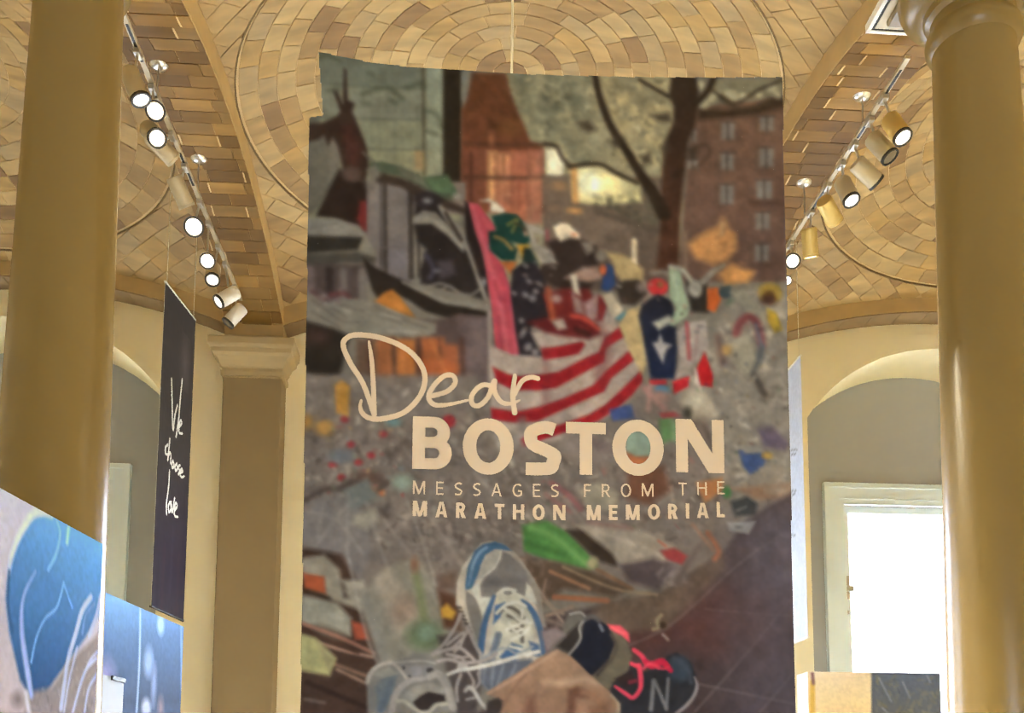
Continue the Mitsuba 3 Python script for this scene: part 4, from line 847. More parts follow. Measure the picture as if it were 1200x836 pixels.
('line',([96.3,275.2,100.3,278.4,104.3,281.5,109.1,282.2],1.59,(202,194,182),0.48)),
('line',([98.0,285.7,102.7,283.6,107.5,280.7],1.59,(202,194,182),0.48)),
('line',([100.4,290.4,105.1,288.0,108.3,284.7],1.59,(202,194,182),0.48)),
('line',([98.7,282.4,101.9,286.4,105.1,285.5],1.59,(202,194,182),0.48)),
('line',([99.6,293.7,105.2,295.2,107.6,297.6],1.59,(202,194,182),0.48)),
('line',([105.1,276.3,105.1,279.9],1.59,(202,194,182),0.48)),
('ell',(98.3,268.3,1.6,0.8,0,(90,84,84),0.4,1)),
('ell',(98.3,268.3,0.8,0.4,0,(170,160,150),0.4,1)),
('line',([93.5,268.8,97.0,266.3,101.9,267.0],1.19,(200,190,176),0.6)),
('line',([74.8,275.6,76.4,275.9],0.87,(62,50,46),0.4)),
('line',([75.7,277.4,77.2,277.8],0.87,(62,50,46),0.4)),
('line',([76.7,279.2,78.0,279.6],0.87,(62,50,46),0.4)),
('line',([77.6,281.1,78.8,281.5],0.87,(62,50,46),0.4)),
('line',([78.5,282.9,79.6,283.3],0.87,(62,50,46),0.4)),
('line',([79.5,284.7,80.5,285.1],0.87,(62,50,46),0.4)),
('line',([80.4,286.6,81.3,287.0],0.87,(62,50,46),0.4)),
('poly',([86.1,298.7,96.4,300.9,109.2,299.1,113.2,306.3,102.1,315.2,90.2,315.3,85.4,310.6],(90,92,104),1.2)),
('line',([88.5,298.6,87.0,310.6],1.19,(122,124,134),0.79)),
('line',([91.7,299.4,91.0,313.7],1.19,(122,124,134),0.79)),
('line',([96.5,302.5,93.4,312.9],1.19,(122,124,134),0.79)),
('line',([102.0,302.4,98.9,310.4],1.19,(122,124,134),0.79)),
('line',([86.9,299.4,96.4,294.5,102.8,296.8,110.0,293.5],1.19,(150,150,154),0.6)),
('line',([63.6,297.8,68.7,292.9,73.7,285.2,76.4,278.8],1.59,(160,145,140),0.48)),
('line',([64.4,297.4,71.5,295.3,76.6,294.8,83.0,300.3],1.79,(160,145,140),0.48)),
('line',([70.2,293.3,77.7,287.6,76.6,293.2,73.8,296.4],1.39,(160,145,140),0.48)),
('line',([70.3,297.7,76.6,299.2,79.4,302.7],1.59,(160,145,140),0.48)),
('line',([64.1,301.8,70.7,300.1,77.4,301.6,86.9,300.6,93.2,297.0],1.79,(160,145,140),0.48)),
('line',([72.6,294.9,78.5,288.8,79.7,285.1],1.39,(160,145,140),0.48)),
('line',([79.7,285.1,83.3,293.1,85.7,297.1],1.79,(160,145,140),0.48)),
('line',([76.7,307.1,74.8,313.1,75.3,319.4],1.59,(160,145,140),0.48)),
('line',([80.3,305.9,82.7,310.6,81.5,313.8],1.39,(160,145,140),0.48)),
('line',([84.6,306.6,85.4,310.6,83.1,313.8],1.19,(160,145,140),0.48)),
('line',([73.5,299.6,79.8,298.7],1.19,(160,145,140),0.48)),
('ell',(77.1,303.6,2.3,2.4,0,(176,162,154),0.6,1)),
('line',([68.8,308.0,75.5,305.2,83.0,303.9,93.3,301.4,102.8,298.4,112.8,295.9],[1.59,1.99,2.18,2.18,1.99,1.99],(200,190,180),0.48)),
('line',([78.8,314.7,80.7,313.1,83.1,315.0,86.3,320.1,92.7,327.2],[1.59,2.38,1.99,1.99,1.59],(172,162,158),0.48)),
('line',([79.6,318.6,83.1,317.8],1.19,(150,140,136),0.48)),
('poly',([33.3,309.3,36.3,305.3,42.1,302.1,49.5,300.4,55.3,297.1,61.6,297.8,65.2,301.3,69.2,305.7,72.0,312.4,74.9,322.6,75.6,350.0,35.7,350.3,33.7,313.2],(124,116,110),0.8)),
('poly',([41.4,307.6,47.7,307.1,45.9,315.4,42.5,322.9,39.5,327.7,37.6,313.6],(100,105,110),0.8)),
('line',([44.6,311.1,40.2,324.5],1.99,(82,92,106),1.19)),
('poly',([36.0,307.3,43.7,304.0,48.4,307.1,40.7,309.2],(142,134,122),0.8)),
('poly',([49.2,303.1,64.1,302.9,66.9,306.9,61.0,309.3,52.4,309.4],(132,124,122),0.8)),
('ell',(62.5,305.3,1.6,1.2,0,(60,54,56),0.48,1)),
('ell',(57.0,305.4,3.2,2.4,0,(140,132,134),0.79,1)),
('ell',(50.4,304.3,0.7,0.8,0,(70,64,64),0.4,1)),
('ell',(53.2,308.2,0.7,0.6,0,(70,64,64),0.4,1)),
('poly',([49.4,317.4,55.6,312.2,63.0,310.9,68.9,313.2,69.4,317.9,61.1,315.7,54.9,320.5],(152,142,132),0.8)),
('poly',([54.9,320.1,58.0,317.3,61.9,315.3,69.3,316.7,69.8,319.9,65.9,321.9,63.2,323.5,58.1,324.4],(50,39,37),0.6)),
('line',([34.1,311.2,35.2,307.3,38.6,303.7,44.8,302.0,48.8,305.5,52.0,309.4],[1.99,2.38,1.99,1.99,1.59,1.59],(166,152,142),0.48)),
('line',([45.2,324.5,46.3,319.0,48.6,314.2,53.2,310.6,59.4,309.3],[3.18,3.18,3.18,2.78,2.38],(158,146,140),0.48)),
('line',([62.2,308.5,65.7,306.9,68.1,308.8,70.9,314.0,73.3,322.6],[3.18,3.57,3.97,3.97,3.57],(160,148,141),0.6)),
('line',([43.3,302.4,51.1,301.5,59.3,301.0,64.8,302.1],0.99,(160,150,142),0.48)),
('line',([47.9,319.7,51.0,319.7,54.6,322.4,58.1,324.7,62.0,324.7,65.5,321.5,70.2,320.7],1.99,(170,160,144),0.48)),
('poly',([49.5,321.3,55.0,324.4,61.3,326.7,67.1,323.5,73.0,324.2,73.3,350.0,49.9,350.2],(120,110,98),0.8)),
('poly',([88.2,315.7,94.9,310.9,101.6,306.8,115.6,297.0,121.6,294.1,127.2,296.9,136.4,305.6,142.0,309.9,147.2,315.1,150.4,317.0,151.5,321.4,150.2,349.6,83.4,350.0,90.3,322.4,96.6,319.2],(168,128,102),0.6),{'col2': (140,98,76)}),
('poly',([89.4,319.3,94.2,317.7,96.6,320.8,93.5,328.3,87.1,328.4],(56,46,43),0.8)),
('line',([96.6,321.2,100.5,314.8,104.8,308.8,108.4,304.7],0.99,(132,94,76),0.79)),
('poly',([104.9,327.0,107.6,317.5,111.2,315.9,111.6,327.0],(116,76,60),1.6)),
('poly',([125.9,326.8,126.7,313.3,130.7,311.7,136.3,314.8,136.3,317.2,130.7,317.6,129.5,326.8],(110,70,54),1.2)),
('line',([114.8,309.9,124.4,310.5,134.0,308.4,140.4,310.7],[1.59,3.18,3.57,1.99],(190,152,124),1.59)),
('poly',([116.4,306.2,122.4,300.6,134.0,305.2,127.6,308.5],(150,114,90),2.4),{'al': 0.7}),
('line',([133.9,314.8,140.3,317.1,145.1,326.6],2.78,(150,104,80),1.59)),
('line',([89.4,315.7,102.0,308.4,116.4,299.0,121.6,295.7],1.19,(186,146,120),0.79)),
('poly',([136.3,322.0,146.3,318.7,145.1,326.6,136.3,326.7],(128,88,66),1.6)),
('line',([147.6,315.9,150.4,319.4,149.9,326.6],2.38,(176,150,124),0.6)),
('line',([100.5,318.4,105.2,312.8],3.18,(160,118,94),1.99)),
('poly',([115.6,297.4,122.4,290.1,126.4,277.9,132.4,276.6,134.8,280.6,132.8,287.9,127.6,297.3,121.6,294.1],(104,96,88),0.8)),
('poly',([121.2,293.3,127.6,286.0,132.0,281.9,132.8,287.9,128.0,296.9],(52,44,42),1.0)),
('poly',([113.9,286.2,121.2,284.1,125.2,288.0,116.4,296.2],(142,120,118),1.2)),
('poly',([127.6,296.9,132.8,289.5,134.4,280.6,140.5,279.7,145.7,283.3,148.9,290.5,146.1,299.4,137.6,306.8],(32,32,42),0.6)),
('line',([127.2,296.9,132.4,289.9,132.0,283.9,134.8,279.8,132.4,277.0,127.6,277.9],0.99,(168,158,152),0.48)),
('line',([134.8,280.2,138.1,278.5,141.3,280.9],1.99,(88,82,80),0.79)),
('line',([141.7,282.9,142.9,285.3],1.59,(112,112,124),0.48)),
('poly',([147.3,285.7,153.8,288.8,157.0,296.9,154.9,304.9,145.2,313.5,138.0,307.2,145.6,299.8,149.3,291.3],(100,89,73),0.6)),
('line',([146.9,287.3,149.3,292.9,146.9,299.4,140.4,305.9],1.19,(76,66,58),0.79)),
('line',([145.2,299.8,140.4,306.7],1.19,(60,50,48),0.79)),
('poly',([144.9,282.5,151.4,282.8,155.4,286.4,155.8,290.8,151.8,287.6,148.6,286.1],(232,76,92),0.5)),
('line',([146.9,284.1,152.6,286.4],1.19,(246,104,112),0.79)),
('poly',([147.6,309.9,154.5,305.3,157.3,300.1,161.4,304.9,171.9,302.3,173.2,297.4,178.1,295.3,184.5,299.7,187.3,306.5,186.8,315.0,181.8,321.5,175.7,326.3,172.2,349.4,151.4,349.5,151.2,319.8,146.8,314.7],(42,40,44),0.6)),
('ell',(179.2,303.0,5.7,6.1,0,(54,62,74),1.59,1)),
('poly',([148.4,308.2,156.5,304.1,158.9,309.7,153.2,312.2],(46,33,33),0.8)),
('line',([176.8,298.2,183.3,303.0,184.8,309.4],1.19,(66,70,80),1.19)),
('line',([186.5,307.0,187.6,311.4,184.7,317.8,177.3,324.7],[0.79,1.59,1.59,1.59],(144,130,130),0.48)),
('line',([167.0,308.8,165.6,322.5],1.99,(108,103,104),0.48),{'sm': 0}),
('line',([167.4,308.8,172.9,322.0],1.59,(108,103,104),0.48),{'sm': 0}),
('line',([173.9,307.9,172.9,322.0],1.59,(108,103,104),0.48),{'sm': 0}),
('line',([157.8,294.4,161.4,297.2,163.8,301.2],[1.99,2.38,2.38],(236,62,88),0.48)),
('line',([163.0,299.6,166.2,301.6,171.1,299.9,175.1,303.9],[2.38,3.57,3.57,2.38],(190,30,56),0.48)),
('line',([162.2,303.2,165.4,300.8,169.5,303.1],1.19,(230,70,92),0.48)),
('line',([166.3,300.0,171.1,303.1,174.3,302.3],0.99,(222,52,76),0.48)),
('line',([160.2,301.7,160.9,308.1,160.5,312.9,157.2,316.9,153.6,315.0,148.8,311.8],[2.38,2.38,1.99,1.99,1.99,1.19],(232,62,88),0.48)),
('line',([156.5,300.9,160.2,302.5],1.99,(226,60,84),0.48)),
('line',([155.7,309.8,158.9,308.9],1.59,(120,34,48),0.79))]
LOVE_ART = [
('poly',([-39.1,13.9,85.9,-53.6,120.6,271.8,-9.3,292.6],(74,72,70),5.4)),
('ell',(48.7,48.1,7.6,17.6,0,(104,98,96),7.2,1)),  # sheen painted into the print as a soft lighter patch
('poly',([-19.9,193.1,108.2,155.6,120.6,271.8,-9.3,292.6],(56,46,58),45.0),{'al': 0.9}),
('line',([21.6,216.8,20.3,270.3],2.7,(78,52,54),3.6),{'al': 0.7}),
('line',([37.9,198.2,36.3,253.0],2.7,(66,60,76),3.6),{'al': 0.7}),
('line',([53.0,216.5,51.4,272.0],2.7,(74,52,54),3.6),{'al': 0.7}),
('line',([11.2,233.5,9.9,286.0],2.7,(48,42,54),3.6),{'al': 0.7})]
PALE_ART = [
('line',([37.8,73.8,52.3,78.1],1.4,(150,152,164),0.7)),
('line',([37.5,77.6,50.0,81.1],1.4,(150,152,164),0.7)),
('line',([35.2,109.8,47.7,112.8],1.4,(150,152,164),0.7)),
('line',([37.1,113.4,45.4,115.2],1.4,(150,152,164),0.7)),
('line',([32.4,148.6,42.9,150.6],1.4,(150,152,164),0.7))]
P1_ART = [
('poly',([45.0,0.1,163.3,-39.8,176.7,83.5,54.7,90.3],(198,198,218),2.0),{'col2': (172,152,146)}),
('poly',([108.5,0.2,117.2,-1.2,135.9,-3.8,162.6,-6.0,165.9,24.5,146.6,44.2,132.7,56.3,122.3,65.2,114.4,72.8,105.4,73.7,96.7,67.7,87.2,51.0,83.6,39.3,84.2,28.6,86.0,23.7,91.4,13.6,99.1,4.2],(104,162,216),1.2),{'col2': (26,54,92)}),
('poly',([101.2,80.6,102.7,72.0,120.6,68.2,133.5,56.2,147.8,47.7,164.6,36.4,169.0,77.0],(128,114,110),1.5)),
('heap',([105.4,79.6,104.0,72.5,132.6,61.3,161.9,42.6,165.4,75.0],60,2.5,[(150,136,132),(104,92,90),(170,158,156)],5,0.8,0.6,0.3)),
('line',([84.8,29.4,85.9,22.8,90.3,13.9,97.9,4.2,103.9,0.5,113.1,-0.4],[1.0,2.5,3.0,3.5,4.0,2.5],(206,208,226),1.25)),
('line',([103.3,24.7,95.7,36.3,95.9,49.3,101.9,64.8,105.3,72.7],[0.75,1.5,3.0,4.0,3.0],(150,160,196),1.0)),
('line',([125.7,24.7,121.2,35.5,112.3,41.9,106.7,50.3,103.9,60.0],1.0,(126,170,212),0.75)),
('line',([117.4,0.5,120.7,5.3,118.2,14.4,112.8,21.9],1.0,(150,190,226),1.0)),
('line',([127.4,0.7,126.7,7.3],2.0,(170,204,236),1.0)),
('line',([125.7,24.7,133.9,33.2],1.0,(110,156,202),0.75)),
('line',([84.8,28.8,85.5,41.4,89.4,50.3],1.25,(44,70,104),1.0)),
('line',([150.2,25.7,143.0,33.0,138.7,42.5,132.7,56.3,129.1,75.7],3.0,(176,180,204),0.75)),
('line',([159.0,23.9,156.6,32.0,150.4,42.5],2.5,(176,180,204),0.75)),
('line',([157.9,51.5,147.5,59.5,138.8,77.7],1.75,(176,180,204),0.75)),
('line',([162.5,56.3,152.8,64.9,149.4,77.0],1.75,(176,180,204),0.75)),
('line',([162.3,46.4,151.6,53.8,143.6,66.5],1.25,(176,180,204),0.75)),
('line',([140.2,49.5,134.4,64.6,131.5,78.3],1.5,(176,180,204),0.75)),
('line',([144.1,42.4,146.3,33.9,153.7,28.0],1.5,(100,130,172),1.0)),
('line',([101.5,72.7,104.9,80.9],3.0,(196,186,186),1.0)),
('ell',(95.7,75.2,3.6,2.6,0,(120,104,104),2.0,1))]
P2_ART = [
('poly',([12.3,-4.0,181.9,-40.0,186.0,-2.4,15.4,24.5],(134,176,220),4.8)),
('poly',([15.0,21.3,185.5,-6.7,189.8,32.7,18.3,51.2],(112,150,194),24.0)),
('poly',([16.5,35.1,187.5,11.5,195.1,81.2,22.2,88.0],(66,74,90),32.0)),
('line',([73.5,-0.3,75.8,33.1,74.7,68.1],2.4,(188,206,224),1.2)),
('ell',(105.7,5.3,5.5,5.9,0,(190,214,240),2.4,1)),
('ell',(89.6,30.8,6.5,8.9,0,(156,172,200),3.2,1)),
('ell',(99.0,44.1,4.0,12.7,0,(136,146,172),2.4,1)),
('ell',(88.8,59.3,6.5,5.7,0,(190,190,206),2.4,1)),
('ell',(111.3,57.5,4.2,6.4,0,(150,126,126),3.2,1)),
('line',([140.2,0.8,148.2,60.2],2.4,(150,180,214),1.6)),
('ell',(33.7,49.5,10.8,11.4,0,(150,140,170),6.4,1))]
P3_ART = [
('poly',([-12.1,-13.0,127.1,-14.9,124.1,53.1,-13.8,54.4],(232,214,196),1.5),{'col2': (232,204,150)}),
('line',([4.1,9.4,2.9,54.2],4.5,(206,170,84),1.12)),
('line',([4.3,1.9,4.9,10.1],3.0,(130,96,100),1.12)),
('poly',([57.9,-14.0,128.6,-15.0,125.7,53.1,55.6,53.7],(92,104,132),1.1),{'col2': (92,92,92)}),
('heap',([59.6,2.7,118.6,1.9,116.7,45.7,58.1,46.3],90,4.5,[(110,112,108),(78,84,100),(130,124,100),(86,90,100),(150,140,96)],6,1.5,0.6,0.4)),
('line',([64.2,4.9,74.3,25.1],1.12,(150,158,172),1.12),{'al': 0.7}),
('line',([85.7,8.4,91.4,21.9],1.12,(150,158,172),1.12),{'al': 0.7}),
('line',([107.7,2.0,110.5,8.1],1.12,(150,158,172),1.12),{'al': 0.7}),
('line',([66.3,31.2,78.2,42.3],1.12,(150,158,172),1.12),{'al': 0.7})]
OUTLINE = [(4.7, 5.1), (23.4, 5.8), (48.4, 6.6), (73.6, 7.0), (99.0, 6.9), (124.5, 5.9), (158.9, 4.3), (236.2, 0.1), (234.4, 323.4), (233.9, 411.9), (4.7, 411.2), (3.9, 325.7), (0.5, 36.2), (7.1, 34.9)]
STROKES_DEAR = [[([31.4, 148.1, 32.8, 156.8, 33.9, 170.0, 34.6, 183.8], [1.19, 2.18, 2.38, 2.38])], [([34.6, 184.2, 29.2, 169.3, 23.3, 159.8, 19.4, 151.1, 20.7, 146.8, 26.3, 144.9, 37.2, 146.1, 48.2, 150.5, 55.2, 157.0, 58.2, 164.8, 56.3, 173.5, 49.6, 181.7, 41.2, 185.3, 34.0, 186.1, 29.5, 184.0, 27.9, 180.3, 28.4, 177.2], [2.38, 2.58, 2.58, 2.58, 2.58, 2.58, 2.58, 2.38, 1.19])], [([61.8, 173.9, 68.8, 171.4, 72.6, 167.0, 71.3, 163.5, 67.1, 164.0, 62.3, 169.1, 60.1, 174.4, 62.6, 178.1, 68.9, 178.0, 78.6, 175.5], [2.38, 2.38, 2.38, 2.38, 2.38, 1.19])], [([90.0, 167.9, 85.1, 167.9, 80.8, 172.7, 80.9, 177.3, 84.3, 177.8, 88.4, 173.4, 91.3, 165.4, 91.4, 170.6, 94.4, 175.6, 99.0, 176.5, 103.3, 174.7], [2.38, 2.38, 2.38, 2.38, 2.38, 2.38, 0.99])], [([101.1, 162.4, 100.2, 172.0, 101.1, 180.9], [1.99, 2.58, 2.58]), ([101.0, 172.0, 104.6, 165.1, 108.8, 163.0, 112.2, 163.5], [1.99, 2.38, 2.38, 2.38])]]
BOSTON = [('B', 52.8, 71.4, 184.2, 209.8), ('O', 76.5, 100.7, 184.5, 211.3), ('S', 105.6, 122.6, 184.5, 211.3), ('T', 125.7, 145.0, 184.5, 210.4), ('O', 148.1, 173.1, 182.8, 209.8), ('N', 179.0, 202.6, 181.3, 207.8)]
LINES = [('MESSAGES FROM THE', 53.3, 202.5, [215.5, 215.2, 211.7], 6.4, 0.125), ('MARATHON MEMORIAL', 53.4, 202.3, [225.1, 225.4, 222.0], 7.4, 0.215)]
LOVE_WORDS = [[([21.0, 74.6, 23.4, 89.6, 25.8, 104.6, 28.6, 115.9, 31.2, 102.5, 35.7, 91.4], [2.2]), ([43.7, 65.3, 41.3, 82.3, 39.3, 102.6, 35.4, 119.4], [2.2]), ([40.1, 109.6, 46.1, 103.6, 44.2, 101.4, 40.6, 107.0, 42.1, 113.2, 48.6, 111.5], [2.2])], [([18.5, 132.2, 14.3, 136.4, 15.1, 140.7, 19.0, 140.5], [2.2]), ([22.5, 125.6, 21.5, 134.6, 20.2, 144.8], [2.2]), ([21.0, 141.1, 24.1, 136.9, 26.3, 139.3, 26.2, 145.6], [2.2]), ([31.3, 141.5, 28.9, 144.7, 30.8, 148.0, 33.7, 144.7, 31.3, 141.5], [2.2]), ([39.4, 141.2, 36.1, 144.7, 37.7, 148.2, 41.0, 145.2, 39.4, 141.2], [2.2]), ([46.7, 140.4, 42.9, 143.3, 46.4, 145.6, 43.5, 149.5], [2.2]), ([47.3, 146.6, 52.9, 144.0, 50.2, 142.1, 47.4, 147.4, 51.0, 149.5, 56.6, 146.6], [2.2])], [([24.6, 152.4, 24.3, 165.1, 21.4, 181.5, 22.7, 189.7], [2.2]), ([28.8, 177.8, 25.4, 181.9, 27.4, 186.8, 31.3, 182.6, 28.8, 177.8], [2.2]), ([31.1, 177.1, 34.0, 185.0, 37.8, 171.7], [2.2]), ([38.9, 182.0, 44.0, 176.9, 40.5, 175.2, 38.0, 181.5, 40.1, 186.4, 46.5, 185.4], [2.2])]]
CARD = (16.0, 45.9, 53.9, 79.9)
HEADS = [('topmost spotlight of the left track, pointing down beside the column', (-1.95, 6.02, 5.913), (0.402, -0.029, -0.915), 'beige_metal', (-1.985, 6.26), 0.062, 0.21, 1, False), ('spotlight with a dark rim facing the camera, second from the top on the left track', (-1.929, 6.25, 6.005), (0.263, -0.771, -0.58), 'beige_metal', (-1.985, 6.26), 0.062, 0.21, 1, False), ('bright round spotlight with a dark shadowed body, third on the left track', (-1.95, 6.38, 5.903), (0.466, -0.572, -0.675), 'beige_metal', (-1.985, 6.26), 0.062, 0.21, 1.2, False), ('spotlight with lit edges turned away, fourth on the left track', (-1.994, 6.92, 6.11), (0.614, 0.684, -0.395), 'beige_metal', (-1.985, 6.26), 0.062, 0.21, 1, True), ('beige spotlight body pointing down just above the glaring lamp of the left track', (-1.979, 7.27, 5.966), (0.35, 0.551, -0.758), 'beige_metal', (-1.985, 6.26), 0.062, 0.21, 0.6, True), ('glaring white spotlight, the brightest lamp on the left track', (-1.996, 7.55, 5.967), (0.229, -0.832, -0.505), 'beige_metal', (-1.985, 6.26), 0.075, 0.21, 4, False), ('small bright spotlight below the glaring lamp on the left track', (-1.956, 7.85, 5.854), (0.226, -0.843, -0.489), 'beige_metal', (-1.985, 6.26), 0.062, 0.21, 2.5, False), ('spotlight with a ring-shaped lens facing down, left track above the dark slate banner corner', (-2.007, 8.25, 5.904), (0.113, -0.534, -0.838), 'beige_metal', (-1.985, 6.26), 0.062, 0.21, 0.4, False), ('pale spotlight with a slotted body turned left, left track next to last', (-2.021, 8.55, 5.858), (-0.649, -0.374, -0.663), 'white', (-1.985, 6.26), 0.062, 0.21, 0.5, False), ('last pale spotlight of the left track above the pilaster capital', (-2.035, 9.0, 5.879), (-0.589, -0.109, -0.801), 'white', (-1.985, 6.26), 0.062, 0.21, 0, False), ('tan spotlight with bright lens at the near end of the right track', (2.984, 6.0, 5.906), (0.207, -0.407, -0.89), 'gold_metal', (2.89, 6.24), 0.062, 0.21, 1.2, False), ('second spotlight of the right track with a dark unlit lens', (3.007, 6.24, 5.929), (0.447, -0.28, -0.85), 'beige_metal', (2.89, 6.24), 0.062, 0.21, 0.01, False), ('third spotlight of the right track, pale body seen from the side', (3.058, 6.57, 5.957), (0.813, 0.233, -0.534), 'beige_metal', (2.89, 6.24), 0.062, 0.21, 0, False), ('fourth spotlight of the right track with a bright lens', (2.936, 6.72, 5.907), (0.174, -0.358, -0.917), 'beige_metal', (2.89, 6.24), 0.062, 0.21, 1.2, False), ('gold spotlight with a lit edge behind the fourth one on the right track', (2.97, 7.12, 5.989), (0.654, 0.66, -0.37), 'gold_metal', (2.89, 6.24), 0.062, 0.21, 1, True), ('gold cylinder spotlight hanging straight down on the right track', (2.893, 7.43, 5.866), (0.164, 0.332, -0.929), 'gold_metal', (2.89, 6.24), 0.062, 0.21, 1, True), ('round bright spotlight at the edge of the big banner on the right track', (2.863, 7.75, 6.005), (-0.283, -0.816, -0.504), 'beige_metal', (2.89, 6.24), 0.062, 0.21, 1.2, False), ('farthest tiny spotlight of the right track beside the big banner', (3.033, 8.35, 6.159), (-0.274, -0.817, -0.508), 'beige_metal', (2.89, 6.24), 0.04, 0.15, 1.2, False)]

# ---------------------------------------------------------------- flat print: shapes drawn in the sheet's own centimetres
def lin(c):
    c = np.asarray(c, float)/255
    return np.where(c < .04045, c/12.92, ((c+.055)/1.055)**2.4)
def smooth_pts(P, closed, n=6):
    P = np.array(P, float); N = len(P); out = []
    for i in range(N if closed else N-1):
        g = (lambda k: P[k % N]) if closed else (lambda k: P[min(max(k, 0), N-1)])
        a, b, c, d = g(i-1), g(i), g(i+1), g(i+2)
        for u in np.arange(n)/n:
            out.append(.5*(2*b+(c-a)*u+(2*a-5*b+4*c-d)*u*u+(3*b-a-3*c+d)*u**3))
    if not closed: out.append(P[-1])
    return np.array(out)
class Print:
    def __init__(s, X, Y, col): s.X, s.Y = X, Y; s.C = np.empty(X.shape+(3,)); s.C[:] = col; s.fade = 0
    def win(s, P, m):
        x0, y0 = P.min(0)-m; x1, y1 = P.max(0)+m
        xs, ys = s.X[0], s.Y[:, 0]
        a, b = np.searchsorted(xs, (x0, x1)); c, d = np.searchsorted(ys, (y0, y1))
        return slice(c, d), slice(a, b)
    def put(s, w, al, col):
        al = np.clip(al, 0, 1)[..., None]; s.C[w] = s.C[w]*(1-al)+np.asarray(col, float)*al
    def dist(s, w, P, closed):
        X, Y = s.X[w], s.Y[w]; D = np.full(X.shape, 1e9); A = np.zeros(X.shape, bool); Tn = np.zeros(X.shape)
        N = len(P)
        for i in range(N if closed else N-1):
            (ax, ay), (bx_, by) = P[i], P[(i+1) % N]; dx, dy = bx_-ax, by-ay
            u = np.clip(((X-ax)*dx+(Y-ay)*dy)/(dx*dx+dy*dy+1e-12), 0, 1)
            q = (X-ax-u*dx)**2+(Y-ay-u*dy)**2; m = q < D; D = np.where(m, q, D); Tn = np.where(m, (i+u)/max(N-1, 1), Tn)
            if closed: A ^= ((ay > Y) != (by > Y)) & (X < dx*(Y-ay)/(by-ay+1e-12)+ax)
        return np.sqrt(D), A, Tn
    def poly(s, P, col, soft=.5, al=1, sm=0, col2=None, tex=0, ts=4.):
        P = np.array(P, float).reshape(-1, 2)
        if sm: P = smooth_pts(P, True)
        w = s.win(P, soft)
        if s.X[w].size == 0: return
        D, A, _ = s.dist(w, P, True); sd = np.where(A, D, -D)
        c = np.asarray(col, float)
        if col2 is not None:
            u = np.clip((s.Y[w]-P[:, 1].min())/(np.ptp(P[:, 1])+1e-9), 0, 1)[..., None]; c = c*(1-u)+np.asarray(col2, float)*u
        if tex:
            nz = meshkit.fbm(np.stack([s.X[w]/ts, s.Y[w]/ts, 0*s.X[w]], -1), 3, int(abs(P[0, 0]*7)) % 97)
            c = c*(1+tex*(nz-.5)*2)[..., None]
        s.put(w, al*np.clip(sd/soft*.5+.5, 0, 1), c)
    def line(s, P, wd, col, soft=.4, al=1, sm=1):
        P = np.array(P, float).reshape(-1, 2)
        if sm and len(P) > 2: P = smooth_pts(P, False)
        wd = np.atleast_1d(np.asarray(wd, float)); w = s.win(P, wd.max()+soft)
        if s.X[w].size == 0: return
        D, _, Tn = s.dist(w, P, False); r = np.interp(Tn, np.linspace(0, 1, len(wd)), wd)/2 if len(wd) > 1 else wd[0]/2
        s.put(w, al*np.clip((r-D)/soft*.5+.5, 0, 1), col)
    def ell(s, x, y, rx, ry, rot, col, soft=.4, al=1):
        w = s.win(np.array([[x, y]]), max(rx, ry)+soft)
        if s.X[w].size == 0: return
        c, n = math.cos(rot), math.sin(rot); X, Y = s.X[w]-x, s.Y[w]-y; a, b = (X*c+Y*n)/rx, (Y*c-X*n)/ry
        s.put(w, al*np.clip((1-np.hypot(a, b))*min(rx, ry)/soft*.5+.5, 0, 1), col)
    def heap(s, P, n, size, cols, seed, soft=1., al=.75, asp=.5):
        "n random scraps inside the outline P"
        g = np.random.default_rng(seed); P = np.array(P, float).reshape(-1, 2); pg = Polygon(P); x0, y0, x1, y1 = pg.bounds; k = 0
        from shapely import contains_xy
        while k < n:
            x, y = g.uniform(x0, x1), g.uniform(y0, y1)
            if not contains_xy(pg, x, y): continue
            k += 1; r = size*g.uniform(.4, 1.3); q = g.uniform(0, 3.15); m = g.integers(3, 6)
            c = np.array(cols[g.integers(len(cols))], float)*g.uniform(.8, 1.15)
            t = np.sort(g.uniform(0, 6.28, m+1)); ex, ey = r*np.cos(t)*g.uniform(.6, 1.2, m+1), r*asp*np.sin(t)*g.uniform(.6, 1.2, m+1)
            s.poly(np.stack([x+ex*math.cos(q)-ey*math.sin(q), y+ex*math.sin(q)+ey*math.cos(q)], 1), c, soft*g.uniform(.5, 1.5), al*g.uniform(.5, 1))
    def draw(s, ops):
        for o in ops: getattr(s, o[0])(*o[1], **(o[2] if len(o) > 2 else {}))
